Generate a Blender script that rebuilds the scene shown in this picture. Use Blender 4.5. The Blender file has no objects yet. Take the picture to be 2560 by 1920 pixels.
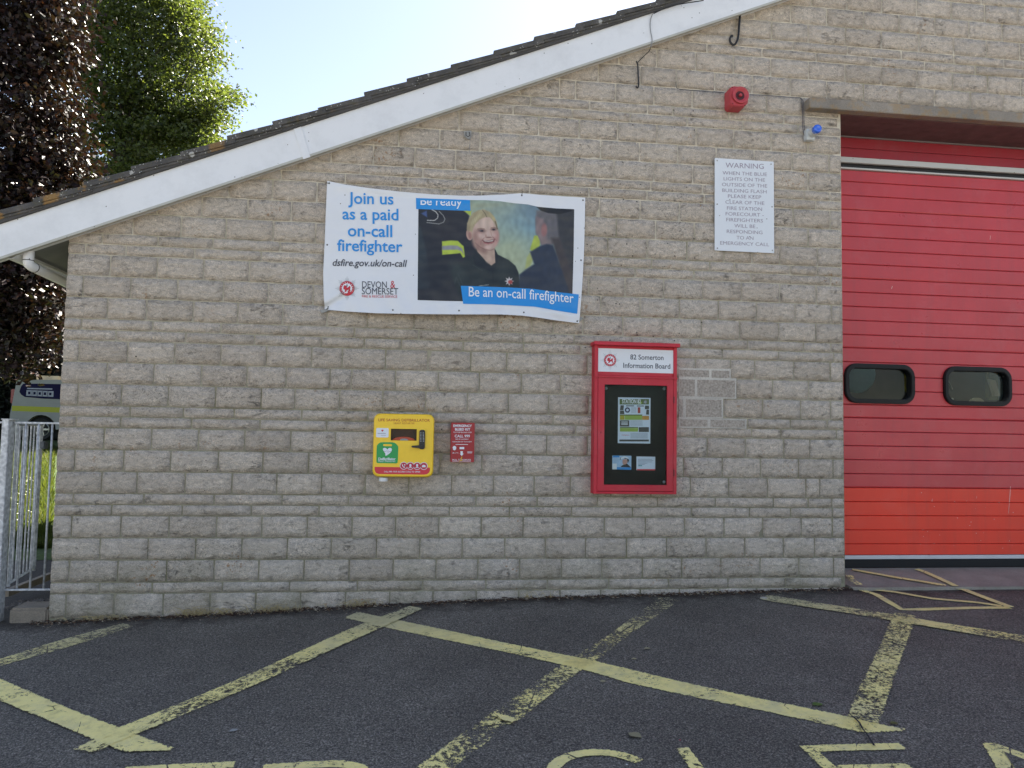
import bpy, bmesh, math, random
import numpy as np
from mathutils import Vector, Matrix, noise
C = bpy.context.scene
COL = C.collection
rnd = random.Random(7)
PI = math.pi

# ------------------------------------------------------------------ camera, world, sun, exposure
FPX = 1849.0; CX, CY, CZ = 2.45706, -5.39751, 1.16335; YAW, PIT, ROL = .120069, .0608216, .0172898
_f = Vector((math.sin(YAW)*math.cos(PIT), math.cos(YAW)*math.cos(PIT), math.sin(PIT)))
_r0 = Vector((math.cos(YAW), -math.sin(YAW), 0)); _u0 = _r0.cross(_f)
_r = _r0*math.cos(ROL)+_u0*math.sin(ROL); _u = -_r0*math.sin(ROL)+_u0*math.cos(ROL)
cam_d = bpy.data.cameras.new('camera'); cam = bpy.data.objects.new('camera', cam_d); COL.objects.link(cam)
cam_d.sensor_width = 36; cam_d.lens = FPX/2560*36; cam_d.clip_end = 5000; cam_d.clip_start = .05
cam.matrix_world = Matrix(((_r.x, _u.x, -_f.x, CX), (_r.y, _u.y, -_f.y, CY), (_r.z, _u.z, -_f.z, CZ), (0, 0, 0, 1)))
C.camera = cam

SUN_EL, SUN_AZ = math.radians(43), math.radians(32)      # azimuth from +y towards +x
w = bpy.data.worlds.new('World'); C.world = w; w.use_nodes = True
nt = w.node_tree; nt.nodes.clear()
sky = nt.nodes.new('ShaderNodeTexSky'); sky.sky_type = 'NISHITA'; sky.sun_disc = False
sky.sun_elevation = SUN_EL; sky.sun_rotation = SUN_AZ
sky.air_density = 1.0; sky.dust_density = .45; sky.ozone_density = 1.5
bg = nt.nodes.new('ShaderNodeBackground'); bg.inputs['Strength'].default_value = .05
wo = nt.nodes.new('ShaderNodeOutputWorld')
hs_ = nt.nodes.new('ShaderNodeHueSaturation'); hs_.inputs['Hue'].default_value = .507; hs_.inputs['Saturation'].default_value = .78; hs_.inputs['Value'].default_value = .72   # thin high haze over the whole sky
nt.links.new(sky.outputs[0], hs_.inputs['Color']); nt.links.new(hs_.outputs[0], bg.inputs[0]); nt.links.new(bg.outputs[0], wo.inputs[0])
sd = bpy.data.lights.new('sun', 'SUN'); sd.energy = 5.0; sd.angle = math.radians(.5); sd.color = (1, .93, .82)
so = bpy.data.objects.new('sun', sd); COL.objects.link(so)
S = Vector((math.sin(SUN_AZ)*math.cos(SUN_EL), math.cos(SUN_AZ)*math.cos(SUN_EL), math.sin(SUN_EL)))
so.rotation_euler = S.to_track_quat('Z', 'Y').to_euler(); so.location = S*60
C.view_settings.view_transform = 'Standard'; C.view_settings.look = 'None'
C.view_settings.gamma = 1; C.view_settings.use_curve_mapping = False
C.view_settings.exposure = 2.78
C.render.engine = 'CYCLES'

# ------------------------------------------------------------------ measuring helpers
def ray(u, v): return _f + _r*((u-1280)/FPX) - _u*((v-960)/FPX)
def P(u, v, y=0.):
    d = ray(u, v); t = (y-CY)/d.y
    return Vector((CX+d.x*t, y, CZ+d.z*t))
def Z(u, v, z):
    d = ray(u, v); t = (z-CZ)/d.z
    return Vector((CX+d.x*t, CY+d.y*t, z))
def lerp_tab(x, xs, ys): return float(np.interp(x, xs, ys))
def zbase(x): return lerp_tab(x, [-6, -1, 0, .7, 1.35, 2, 3.1, 4.3, 5.7, 9, 20], [-.25, -.2, -.183, -.157, -.135, -.1, -.06, -.036, -.01, .0, .0])
def gz(x, y):
    if y <= 0: return zbase(x) + .046*max(y, -9) + .02*min(0, y+9)
    b = zbase(x)
    if y < 2.5: return b
    return b + .035*min(y-2.5, 20)
def G(u, v, dz=0):
    d = ray(u, v); lo, hi = .5, 60
    for _ in range(50):
        m = (lo+hi)/2
        if CZ+d.z*m > gz(CX+d.x*m, CY+d.y*m): lo = m
        else: hi = m
    return Vector((CX+d.x*lo, CY+d.y*lo, gz(CX+d.x*lo, CY+d.y*lo)+dz))

# ------------------------------------------------------------------ materials
def lin(c):
    return tuple(((x/255)/12.92 if x/255 <= .04045 else ((x/255+.055)/1.055)**2.4) for x in c)
class NT:
    def __init__(s, name):
        s.m = bpy.data.materials.new(name); s.m.use_nodes = True; s.t = s.m.node_tree
        s.b = s.t.nodes['Principled BSDF']; s.o = s.t.nodes['Material Output']
    def n(s, ty, **kw):
        x = s.t.nodes.new('ShaderNode'+ty)
        for k, v in kw.items():
            if k.startswith('i_'):
                k = k[2:]; k = int(k) if k.isdigit() else k.replace('_', ' ')
                if isinstance(v, bpy.types.NodeSocket): s.t.links.new(v, x.inputs[k])
                else: x.inputs[k].default_value = v
            else: setattr(x, k, v)
        return x
    def l(s, a, b): s.t.links.new(a, b)
    def pos(s, sc=(1, 1, 1)):
        g = s.n('NewGeometry'); mp = s.n('Mapping', i_Vector=g.outputs['Position']); mp.inputs['Scale'].default_value = sc
        return mp.outputs[0]
    def noise(s, vec, scale, detail=4, rough=.55, dist=0):
        return s.n('TexNoise', i_Vector=vec, i_Scale=scale, i_Detail=detail, i_Roughness=rough, i_Distortion=dist).outputs['Fac']
    def ramp(s, fac, stops):
        r = s.n('ValToRGB', i_Fac=fac); e = r.color_ramp.elements
        while len(e) < len(stops): e.new(.5)
        for i, (p, c) in enumerate(stops):
            e[i].position = p; e[i].color = (tuple(c)+(1,))[:4] if hasattr(c, '__len__') else (c, c, c, 1)
        return r.outputs[0]
    def mix(s, fac, a, b, mode='MIX'):
        x = s.n('Mix', data_type='RGBA', blend_type=mode)
        for k, v in ((0, fac), (6, a), (7, b)):
            if isinstance(v, bpy.types.NodeSocket): s.t.links.new(v, x.inputs[k])
            elif k == 0: x.inputs[0].default_value = v
            else: x.inputs[k].default_value = (tuple(v)+(1,))[:4] if hasattr(v, '__len__') else (v, v, v, 1)
        return x.outputs[2]
    def math(s, op, a, b=0, clamp=False):
        x = s.n('Math', operation=op, use_clamp=clamp)
        for k, v in ((0, a), (1, b)):
            if isinstance(v, bpy.types.NodeSocket): s.t.links.new(v, x.inputs[k])
            else: x.inputs[k].default_value = v
        return x.outputs[0]
    def bump(s, h, strength=.5, dist=.01):
        return s.n('Bump', i_Strength=strength, i_Distance=dist, i_Height=h).outputs[0]
    def set(s, **kw):
        for k, v in kw.items():
            k = k.replace('_', ' ')
            if isinstance(v, bpy.types.NodeSocket): s.t.links.new(v, s.b.inputs[k])
            else: s.b.inputs[k].default_value = (tuple(v)+(1,))[:4] if hasattr(v, '__len__') else v
        return s
_mc = {}
def flat(name, rgb, rough=.5, metal=0, srgb=True, var=.06, spec=.5, scale=30, bump=0):
    """painted / moulded surface: base colour with slight procedural mottling"""
    if name in _mc: return _mc[name]
    c = lin(rgb) if srgb else rgb
    t = NT(name); p = t.pos()
    nz = t.noise(p, scale, 5)
    col = t.ramp(nz, [(.3, tuple(x*(1-var) for x in c)), (.7, tuple(min(1, x*(1+var)) for x in c))])
    t.set(Base_Color=col, Roughness=t.math('ADD', t.math('MULTIPLY', t.noise(p, scale*.4), .2), rough-.1), Metallic=metal)
    t.b.inputs['Specular IOR Level'].default_value = spec
    if bump: t.set(Normal=t.bump(t.noise(p, scale*6), bump, .002))
    _mc[name] = t.m; return t.m

def m_stone():
    t = NT('rock_faced_stone'); p = t.pos((1, 1, 1.7)); p1 = t.pos()
    g = t.n('NewGeometry'); oi = t.n('ObjectInfo')
    rr = t.math('FRACT', t.math('ADD', g.outputs['Random Per Island'], oi.outputs['Random']))
    tone = t.ramp(rr, [(0, (.535, .465, .385)), (.3, (.605, .528, .442)), (.6, (.645, .565, .472)), (.85, (.58, .515, .44)), (1, (.69, .605, .505))])
    big = t.noise(p1, 1.1, 3); c = t.mix(t.ramp(big, [(.35, 0), (.7, 1)]), tone, (.645, .575, .48)); 
    c = t.mix(.45, tone, c)
    med = t.noise(p, 22, 8, .65, .6)
    c = t.mix(1, c, t.ramp(med, [(.27, .42), (.42, .88), (.58, 1.05), (.74, 1.34)]), 'MULTIPLY')
    fine = t.noise(p, 150, 3, .6)
    c = t.mix(1, c, t.ramp(fine, [(.3, .62), (.5, 1), (.7, 1.4)]), 'MULTIPLY')
    # pale glints of aggregate
    vo = t.n('TexVoronoi', i_Vector=p1, i_Scale=150.); sp = t.math('LESS_THAN', vo.outputs['Distance'], .17)
    sp = t.math('MULTIPLY', sp, t.math('GREATER_THAN', t.noise(p1, 60, 2), .54))
    c = t.mix(t.math('MULTIPLY', sp, .6), c, (.62, .6, .57))
    # algae tint low down and lichen
    sx = t.n('SeparateXYZ', i_Vector=p1)
    low = t.math('MULTIPLY', t.math('SUBTRACT', .45, sx.outputs['Z']), 1.6, True)
    alg = t.math('MULTIPLY', low, t.ramp(t.noise(p1, 3.5, 5), [(.42, 0), (.65, 1)]))
    c = t.mix(t.math('MULTIPLY', alg, .55), c, (.20, .19, .10))
    spot = t.math('MULTIPLY', t.ramp(t.noise(p1, 2.7, 2), [(.60, 0), (.70, 1)]), t.ramp(t.noise(p1, 45, 4), [(.58, 0), (.64, 1)]))
    c = t.mix(t.math('MULTIPLY', spot, .75), c, (.36, .17, .05))
    blk = t.math('MULTIPLY', t.ramp(t.noise(p1, 1.9, 2), [(.52, 0), (.66, 1)]), t.ramp(t.noise(p1, 75, 4), [(.56, 0), (.66, 1)]))
    c = t.mix(t.math('MULTIPLY', blk, .55), c, (.07, .065, .06))
    h = t.math('ADD', t.math('MULTIPLY', t.noise(p, 30, 10, .72, .8), 1.), t.math('MULTIPLY', fine, .14))
    # ledge-like fractures
    led = t.n('TexVoronoi', i_Vector=t.pos((5, 5, 17)), i_Scale=1.0, feature='F1')
    h = t.math('ADD', h, t.math('MULTIPLY', led.outputs['Distance'], .30)); h = t.math('ADD', h, t.math('MULTIPLY', t.noise(p, 9, 6, .6, 1.2), .7))
    sx2 = t.math('MULTIPLY', t.math('SUBTRACT', 1.3, sx.outputs['Z']), .5, True); c = t.mix(t.math('MULTIPLY', sx2, t.ramp(t.noise(p1, 2.3, 5), [(.3, .2), (.7, .75)])), c, t.mix(1, c, 1.22, 'MULTIPLY'))
    cn = t.math('ABSOLUTE', t.math('SUBTRACT', t.noise(t.pos((5, 5, 13)), 1., 7, .62, .4), .5))
    ck = t.math('MULTIPLY', t.ramp(cn, [(.003, 1), (.012, 0)]), t.ramp(t.noise(p1, 4.3, 3), [(.60, 0), (.67, 1)]))
    c = t.mix(t.math('MULTIPLY', ck, .42), c, (.14, .125, .11)); h = t.math('SUBTRACT', h, t.math('MULTIPLY', ck, .55))
    wm = t.ramp(t.noise(t.pos((1.2, 1.2, .35)), 1.4, 6, .65), [(.35, 0), (.68, 1)]); c = t.mix(t.math('MULTIPLY', wm, .22), c, t.mix(1, c, (.74, .68, .62), 'MULTIPLY'))
    t.set(Base_Color=c, Roughness=.92, Normal=t.bump(h, 1., .021)); t.b.inputs['Specular IOR Level'].default_value = .25
    return t.m
def m_mortar():
    t = NT('mortar'); p = t.pos(); sx = t.n('SeparateXYZ', i_Vector=p)
    hi = t.math('MULTIPLY', t.math('SUBTRACT', sx.outputs['Z'], .9), .45, True)
    c = t.mix(hi, (.31, .285, .20), (.62, .56, .445))
    c = t.mix(1, c, t.ramp(t.noise(p, 9, 6, .7), [(.3, .62), (.55, 1), (.75, 1.12)]), 'MULTIPLY')
    c = t.mix(t.ramp(t.noise(p, 2.1, 4), [(.5, 0), (.7, .6)]), c, (.16, .155, .07))
    t.set(Base_Color=c, Roughness=.95, Normal=t.bump(t.noise(p, 130, 4), .7, .004)); return t.m
def m_asphalt():
    t = NT('asphalt'); p = t.pos()
    c = t.ramp(t.noise(p, 1.1, 7, .65), [(.3, (.10, .089, .074)), (.5, (.128, .115, .096)), (.7, (.168, .152, .127))])
    f1 = t.noise(p, 125, 4, .75)
    c = t.mix(1, c, t.ramp(f1, [(.34, .2), (.5, .9), (.66, 2.6)]), 'MULTIPLY')
    f0 = t.noise(p, 70, 2, .6); c = t.mix(1, c, t.ramp(f0, [(.3, .65), (.7, 1.4)]), 'MULTIPLY')
    vo = t.n('TexVoronoi', i_Vector=p, i_Scale=75.)
    sp = t.math('MULTIPLY', t.math('LESS_THAN', vo.outputs['Distance'], .2), t.math('GREATER_THAN', t.noise(p, 31, 2), .6))
    c = t.mix(t.math('MULTIPLY', sp, .75), c, (.36, .35, .34))
    # darker organic dirt against the wall
    sx = t.n('SeparateXYZ', i_Vector=p)
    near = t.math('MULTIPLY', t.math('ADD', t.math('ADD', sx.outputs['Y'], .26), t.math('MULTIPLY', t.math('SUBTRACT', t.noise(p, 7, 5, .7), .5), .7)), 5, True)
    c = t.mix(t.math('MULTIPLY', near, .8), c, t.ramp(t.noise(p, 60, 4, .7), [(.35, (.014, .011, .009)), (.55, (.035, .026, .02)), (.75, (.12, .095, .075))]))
    h = t.math('ADD', t.math('MULTIPLY', f1, .8), t.math('MULTIPLY', f0, 1.))
    t.set(Base_Color=c, Roughness=.82, Normal=t.bump(h, .9, .006)); t.b.inputs['Specular IOR Level'].default_value = .35
    return t.m
def m_paint(name, wear, rgb=(217, 212, 128), ed=.042, dirty=.75):
    t = NT(name); p = t.pos()
    base = (1., .855, .33); sx = t.n('SeparateXYZ', i_Vector=p)
    dirt = t.math('MULTIPLY', t.math('ADD', sx.outputs['Y'], 1.0), 1.25, True)
    c = t.mix(t.math('MULTIPLY', dirt, dirty), base, (.42, .40, .29))
    c = t.mix(1, c, t.ramp(t.noise(p, 14, 6, .7), [(.3, .72), (.5, .97), (.75, 1.05)]), 'MULTIPLY')
    c = t.mix(t.ramp(t.noise(p, 5, 6, .7), [(.47, 0), (.66, .5)]), c, (.62, .56, .34))
    vo = t.n('TexVoronoi', i_Vector=t.n('Mapping', i_Vector=p).outputs[0], i_Scale=3.1, feature='DISTANCE_TO_EDGE')
    crack = t.math('LESS_THAN', t.math('ADD', vo.outputs['Distance'], t.math('ADD', t.math('MULTIPLY', t.noise(p, 34, 5), .035), t.math('MULTIPLY', t.noise(p, 2.1), .06))), .049)
    n1 = t.noise(p, 42, 7, .82); n2 = t.noise(p, 3.2, 4, .6)
    hole = t.math('GREATER_THAN', t.math('ADD', n1, t.math('MULTIPLY', n2, .5)), 1.02-wear)
    uv = t.n('UVMap'); s2 = t.n('SeparateXYZ', i_Vector=uv.outputs[0])          # x = metres from the painted edge
    edge = t.math('LESS_THAN', s2.outputs['X'], t.math('MULTIPLY', t.math('SUBTRACT', t.noise(p, 55, 4, .7), .35), ed))
    hole = t.math('MAXIMUM', t.math('MAXIMUM', hole, edge), crack)
    t.set(Base_Color=c, Roughness=.75, Alpha=t.math('SUBTRACT', 1, hole), Normal=t.bump(t.noise(p, 160, 3), .6, .003))
    return t.m
def m_concrete(name='concrete', rgb=(.30, .265, .255), green=0):
    t = NT(name); p = t.pos()
    c = t.mix(t.ramp(t.noise(p, 2.2, 6, .65), [(.35, 0), (.68, 1)]), rgb, tuple(x*.62 for x in rgb))
    c = t.mix(1, c, t.ramp(t.noise(p, 120, 4, .7), [(.3, .7), (.5, 1), (.75, 1.2)]), 'MULTIPLY')
    if green: c = t.mix(t.ramp(t.noise(p, 18, 5), [(.5, 0), (.62, green)]), c, (.35, .2, .04))
    t.set(Base_Color=c, Roughness=.88, Normal=t.bump(t.noise(p, 90, 5, .7), .6, .006)); return t.m
def m_tile():
    t = NT('weathered_roof_tile'); p = t.pos()
    c = t.ramp(t.noise(p, 9, 6, .7), [(.3, (.045, .044, .043)), (.55, (.088, .084, .08)), (.75, (.17, .16, .15))])
    mo = t.ramp(t.noise(p, 30, 5, .7), [(.52, 0), (.62, 1)]); c = t.mix(t.math('MULTIPLY', mo, .5), c, (.085, .08, .045))
    vo = t.n('TexVoronoi', i_Vector=p, i_Scale=9.); w1 = t.math('LESS_THAN', t.math('ADD', vo.outputs['Distance'], t.math('MULTIPLY', t.noise(p, 60, 3), .12)), .23)
    c = t.mix(t.math('MULTIPLY', w1, .85), c, (.45, .45, .42))
    v2 = t.n('TexVoronoi', i_Vector=p, i_Scale=55.); w2 = t.math('MULTIPLY', t.math('LESS_THAN', v2.outputs['Distance'], .2), t.math('GREATER_THAN', t.noise(p, 14, 2), .53))
    c = t.mix(t.math('MULTIPLY', w2, .85), c, (.5, .5, .46))
    sx = t.n('SeparateXYZ', i_Vector=p)
    le = t.math('MULTIPLY', t.math('SUBTRACT', 2.2, sx.outputs['X']), .6, True)
    org = t.math('MULTIPLY', le, t.ramp(t.noise(p, 6, 4, .6), [(.58, 0), (.64, 1)])); c = t.mix(t.math('MULTIPLY', org, .8), c, (.30, .17, .05))
    t.set(Base_Color=c, Roughness=.9, Normal=t.bump(t.noise(p, 70, 6, .7), .8, .006)); return t.m
def m_door(name, rgb, rough=.38):
    t = NT(name); p = t.pos((3, 3, 40)); p1 = t.pos()
    c0 = lin(rgb)
    c = t.mix(t.ramp(t.noise(p1, 2.0, 4), [(.3, 0), (.7, 1)]), c0, tuple(x*.86 for x in c0))
    c = t.mix(t.ramp(t.noise(p1, 40, 6, .8), [(.70, 0), (.76, .3)]), c, tuple(min(1, x*1.5+.05) for x in c0))
    c = t.mix(t.ramp(t.noise(t.pos((9, 9, .8)), 1.5, 6, .7), [(.5, 0), (.72, .28)]), c, tuple(x*.5+.03 for x in c0))
    c = t.mix(t.ramp(t.noise(p1, 3.1, 7, .75), [(.52, 0), (.7, .22)]), c, tuple(x*.75+.12 for x in c0))
    t.set(Base_Color=c, Roughness=t.ramp(t.noise(p1, 6, 4), [(.3, rough-.06), (.7, rough+.1)]), Normal=t.bump(t.math('ADD', t.noise(p, 7, 6, .7), t.math('MULTIPLY', t.noise(p1, 1.6, 2), 3.)), .22, .004))
    return t.m
def m_white(name='white_upvc', rgb=(.76, .775, .79), rough=.35, dirt=.5):
    t = NT(name); p = t.pos()
    c = t.mix(t.ramp(t.noise(p, 3.2, 6, .7), [(.48, 0), (.75, dirt)]), rgb, tuple(x*.72 for x in rgb))
    vo = t.n('TexVoronoi', i_Vector=p, i_Scale=14.); c = t.mix(t.math('LESS_THAN', vo.outputs['Distance'], .055), c, (.12, .11, .1))
    t.set(Base_Color=c, Roughness=t.ramp(t.noise(p, 8, 4), [(.3, rough-.05), (.7, rough+.15)]), Normal=t.bump(t.noise(p, 1.2, 2), .15, .01)); return t.m
def m_galv():
    t = NT('galvanised_steel'); p = t.pos()
    vo = t.n('TexVoronoi', i_Vector=t.n('Mapping', i_Vector=p).outputs[0], i_Scale=38.)
    c = t.ramp(t.math('ADD', t.math('MULTIPLY', t.noise(p, 16, 6, .7, 1.5), .7), t.math('MULTIPLY', vo.outputs['Distance'], .3)), [(.34, (.34, .35, .36)), (.5, (.5, .51, .52)), (.62, (.68, .69, .70))])
    t.set(Base_Color=c, Roughness=.5, Metallic=.25, Normal=t.bump(t.noise(p, 60, 3), .3, .002)); return t.m
def m_leaf(name, cols, trans, rough=.4, spec=.5):
    t = NT(name); g = t.n('NewGeometry')
    c = t.ramp(g.outputs['Random Per Island'], [(i/(len(cols)-1), x) for i, x in enumerate(cols)])
    t.set(Base_Color=c, Roughness=rough); t.b.inputs['Specular IOR Level'].default_value = spec
    tr = t.n('BsdfTranslucent'); t.l(t.mix(1, c, (2.4, 2.3, 1.1), 'MULTIPLY'), tr.inputs[0])
    mx = t.n('MixShader', i_0=trans); t.l(t.b.outputs[0], mx.inputs[1]); t.l(tr.outputs[0], mx.inputs[2]); t.l(mx.outputs[0], t.o.inputs[0])
    return t.m
def m_glass(name, tint=(.9, .93, .92), alpha=.12, rough=.03, k=1.):
    t = NT(name); gl = t.n('BsdfGlossy', i_Roughness=rough); tr = t.n('BsdfTransparent'); tr.inputs[0].default_value = tint+(1,)
    fr = t.n('Fresnel', i_IOR=1.5); f = t.math('ADD', t.math('MULTIPLY', fr.outputs[0], k), alpha, True)
    nz = t.bump(t.noise(t.pos(), 2.2, 2), .05, .02); t.l(nz, gl.inputs['Normal'])
    mx = t.n('MixShader', i_0=f); t.l(tr.outputs[0], mx.inputs[1]); t.l(gl.outputs[0], mx.inputs[2]); t.l(mx.outputs[0], t.o.inputs[0]); return t.m
STONE, MORTAR, ASPH, TILE = m_stone(), m_mortar(), m_asphalt(), m_tile()
CONC = m_concrete('concrete_apron', (.36, .325, .27)); LINTEL = m_concrete('cast_stone_lintel', (.32, .285, .24), .35); KERB = m_concrete('kerb_concrete', (.36, .30, .23))
WHITE = m_white(); GALV = m_galv()
BLACK = flat('black_plastic', (28, 28, 30), .4); DARK = flat('dark_void', (10, 10, 10), .9)

# ------------------------------------------------------------------ object helpers
def link(name, me, mat=None, parent=None, smooth=False):
    o = bpy.data.objects.new(name, me); COL.objects.link(o)
    if mat is not None:
        for m in (mat if isinstance(mat, (list, tuple)) else [mat]): me.materials.append(m)
    if parent is not None: o.parent = parent
    if smooth:
        for p in me.polygons: p.use_smooth = True
    return o
def tag(o, label=None, cat=None, group=None, kind=None):
    if label: o['label'] = label
    if cat: o['category'] = cat
    if group: o['group'] = group
    if kind: o['kind'] = kind
    return o
def thing(name, label, cat, loc=(0, 0, 0), group=None):
    o = bpy.data.objects.new(name, None); COL.objects.link(o); o.location = loc; o.empty_display_size = .1
    bpy.context.view_layer.update()
    return tag(o, label, cat, group)
class MB:
    def __init__(s): s.v = []; s.f = []; s.mi = []
    def add(s, vs, fs, mi=0):
        k = len(s.v); s.v += [tuple(v) for v in vs]; s.f += [tuple(i+k for i in f) for f in fs]; s.mi += [mi]*len(fs); return s
    def box(s, a, b, mi=0):
        x0, y0, z0 = (min(a[i], b[i]) for i in range(3)); x1, y1, z1 = (max(a[i], b[i]) for i in range(3))
        return s.add([(x0, y0, z0), (x1, y0, z0), (x1, y1, z0), (x0, y1, z0), (x0, y0, z1), (x1, y0, z1), (x1, y1, z1), (x0, y1, z1)],
                     [(0, 3, 2, 1), (4, 5, 6, 7), (0, 1, 5, 4), (1, 2, 6, 5), (2, 3, 7, 6), (3, 0, 4, 7)], mi)
    def prism(s, xz, y0, y1, mi=0):
        """polygon in the wall's (x,z) plane, thick from y0 (front) to y1"""
        a = sum(xz[i][0]*xz[(i+1) % len(xz)][1]-xz[(i+1) % len(xz)][0]*xz[i][1] for i in range(len(xz)))
        if a < 0: xz = list(reversed(xz))
        n = len(xz)
        return s.add([(x, y0, z) for x, z in xz]+[(x, y1, z) for x, z in xz],
                     [tuple(range(n)), tuple(range(2*n-1, n-1, -1))]+[(i, i+n, (i+1) % n+n, (i+1) % n) for i in range(n)], mi)
    def tube(s, pts, r, n=8, mi=0, cap=True):
        pts = [Vector(p) for p in pts]; rs = r if hasattr(r, '__len__') else [r]*len(pts); k = len(s.v); vs = []; up = None
        for i, p in enumerate(pts):
            d = (pts[min(i+1, len(pts)-1)]-pts[max(i-1, 0)]).normalized()
            if up is None: up = Vector((0, 0, 1)) if abs(d.z) < .9 else Vector((1, 0, 0))
            a = d.cross(up).normalized(); b = a.cross(d).normalized(); up = b
            vs += [p+(a*math.cos(2*PI*j/n)+b*math.sin(2*PI*j/n))*rs[i] for j in range(n)]
        fs = [(i*n+j, i*n+(j+1) % n, (i+1)*n+(j+1) % n, (i+1)*n+j) for i in range(len(pts)-1) for j in range(n)]
        if cap: fs += [tuple(range(n-1, -1, -1)), tuple((len(pts)-1)*n+j for j in range(n))]
        return s.add(vs, fs, mi)
    def lathe(s, c, prof, axis='y', n=24, mi=0):
        """prof: list of (distance along axis, radius) from point c"""
        c = Vector(c); vs = []
        for d, r in prof:
            for j in range(n):
                a = 2*PI*j/n; ca, sa = math.cos(a)*r, math.sin(a)*r
                vs.append(c+(Vector((ca, -d, sa)) if axis == 'y' else Vector((ca, sa, d)) if axis == 'z' else Vector((d, ca, sa))))
        fs = [(i*n+j, i*n+(j+1) % n, (i+1)*n+(j+1) % n, (i+1)*n+j) for i in range(len(prof)-1) for j in range(n)]
        return s.add(vs, fs+[tuple(range(n)), tuple((len(prof)-1)*n+j for j in range(n-1, -1, -1))], mi)
    def mesh(s, name):
        me = bpy.data.meshes.new(name); me.from_pydata(s.v, [], s.f); me.polygons.foreach_set('material_index', s.mi); me.update(); return me
    def build(s, name, mat, parent=None, smooth=False, bevel=0, seg=2):
        me = s.mesh(name)
        bm = bmesh.new(); bm.from_mesh(me); bmesh.ops.recalc_face_normals(bm, faces=bm.faces)
        if bevel:
            bmesh.ops.bevel(bm, geom=[e for e in bm.edges], offset=bevel, segments=seg, affect='EDGES', clamp_overlap=True)
        bm.to_mesh(me); bm.free()
        o = link(name, me, mat, parent, smooth)
        if parent is not None: o.matrix_parent_inverse = parent.matrix_world.inverted()
        return o
def rect_px(c4, y):
    """four photo corners (TL,TR,BR,BL) of an upright rectangle at depth y -> x0,x1,z0,z1"""
    a, b, c, d = [P(u, v, y) for u, v in c4]
    return (a.x+d.x)/2, (b.x+c.x)/2, (c.z+d.z)/2, (a.z+b.z)/2
def rrect(x0, x1, z0, z1, r, n=6):
    pts = []
    for cx, cz, a0 in ((x1-r, z1-r, 0), (x0+r, z1-r, 90), (x0+r, z0+r, 180), (x1-r, z0+r, 270)):
        for i in range(n+1):
            a = math.radians(a0+90*i/n); pts.append((cx+r*math.cos(a), cz+r*math.sin(a)))
    return pts
def ring_prism(mb, outer, inner, y0, y1, mi=0):
    n = len(outer); vs = [(x, y0, z) for x, z in outer]+[(x, y0, z) for x, z in inner]+[(x, y1, z) for x, z in outer]+[(x, y1, z) for x, z in inner]
    fs = []
    for i in range(n):
        j = (i+1) % n
        fs += [(i, j, n+j, n+i), (2*n+i, 3*n+i, 3*n+j, 2*n+j), (i, 2*n+i, 2*n+j, j), (n+i, n+j, 3*n+j, 3*n+i)]
    return mb.add(vs, fs, mi)
_tc = {}
def text_mesh(txt, bold=0., res=3):
    """glyph outlines -> (verts Nx2 with x,z in units of the font size, faces)"""
    k = (txt, bold)
    if k in _tc: return _tc[k]
    cu = bpy.data.curves.new('t', 'FONT'); cu.body = txt; cu.size = 1; cu.resolution_u = res; cu.fill_mode = 'FRONT'; cu.offset = bold
    cu.align_x = 'LEFT'; o = bpy.data.objects.new('t', cu); COL.objects.link(o)
    dg = bpy.context.evaluated_depsgraph_get(); dg.update()
    me = bpy.data.meshes.new_from_object(o.evaluated_get(dg))
    vs = np.array([(v.co.x, v.co.y) for v in me.vertices]); fs = [tuple(p.vertices) for p in me.polygons]
    bpy.data.objects.remove(o); bpy.data.curves.remove(cu); bpy.data.meshes.remove(me)
    _tc[k] = (vs, fs); return vs, fs
def text_px(mb, txt, c, width, surf, bold=0., shear=0., slope=0., yscale=1., mi=0, sub=0):
    """lay text so that its box is centred on photo point c with the given pixel width; surf maps (u,v) to a point on the carrier"""
    vs, fs = text_mesh(txt, bold)
    x0, x1 = vs[:, 0].min(), vs[:, 0].max(); y0, y1 = vs[:, 1].min(), vs[:, 1].max()
    s = width/(x1-x0); out = []
    for x, y in vs:
        du = (x-(x0+x1)/2)*s; dv = -(y-(y0+y1)/2)*s*yscale; du += shear*-dv
        out.append(surf(c[0]+du, c[1]+dv+slope*du))
    mb.add(out, fs, mi)
def words_px(items, mat, parent, surf, name='lettering'):
    """every line of writing is an object of its own"""
    for it in items:
        mb = MB(); a = list(it); text_px(mb, a[0], a[1], a[2], surf, *a[3:]); mb.build(name, mat, parent)
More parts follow.
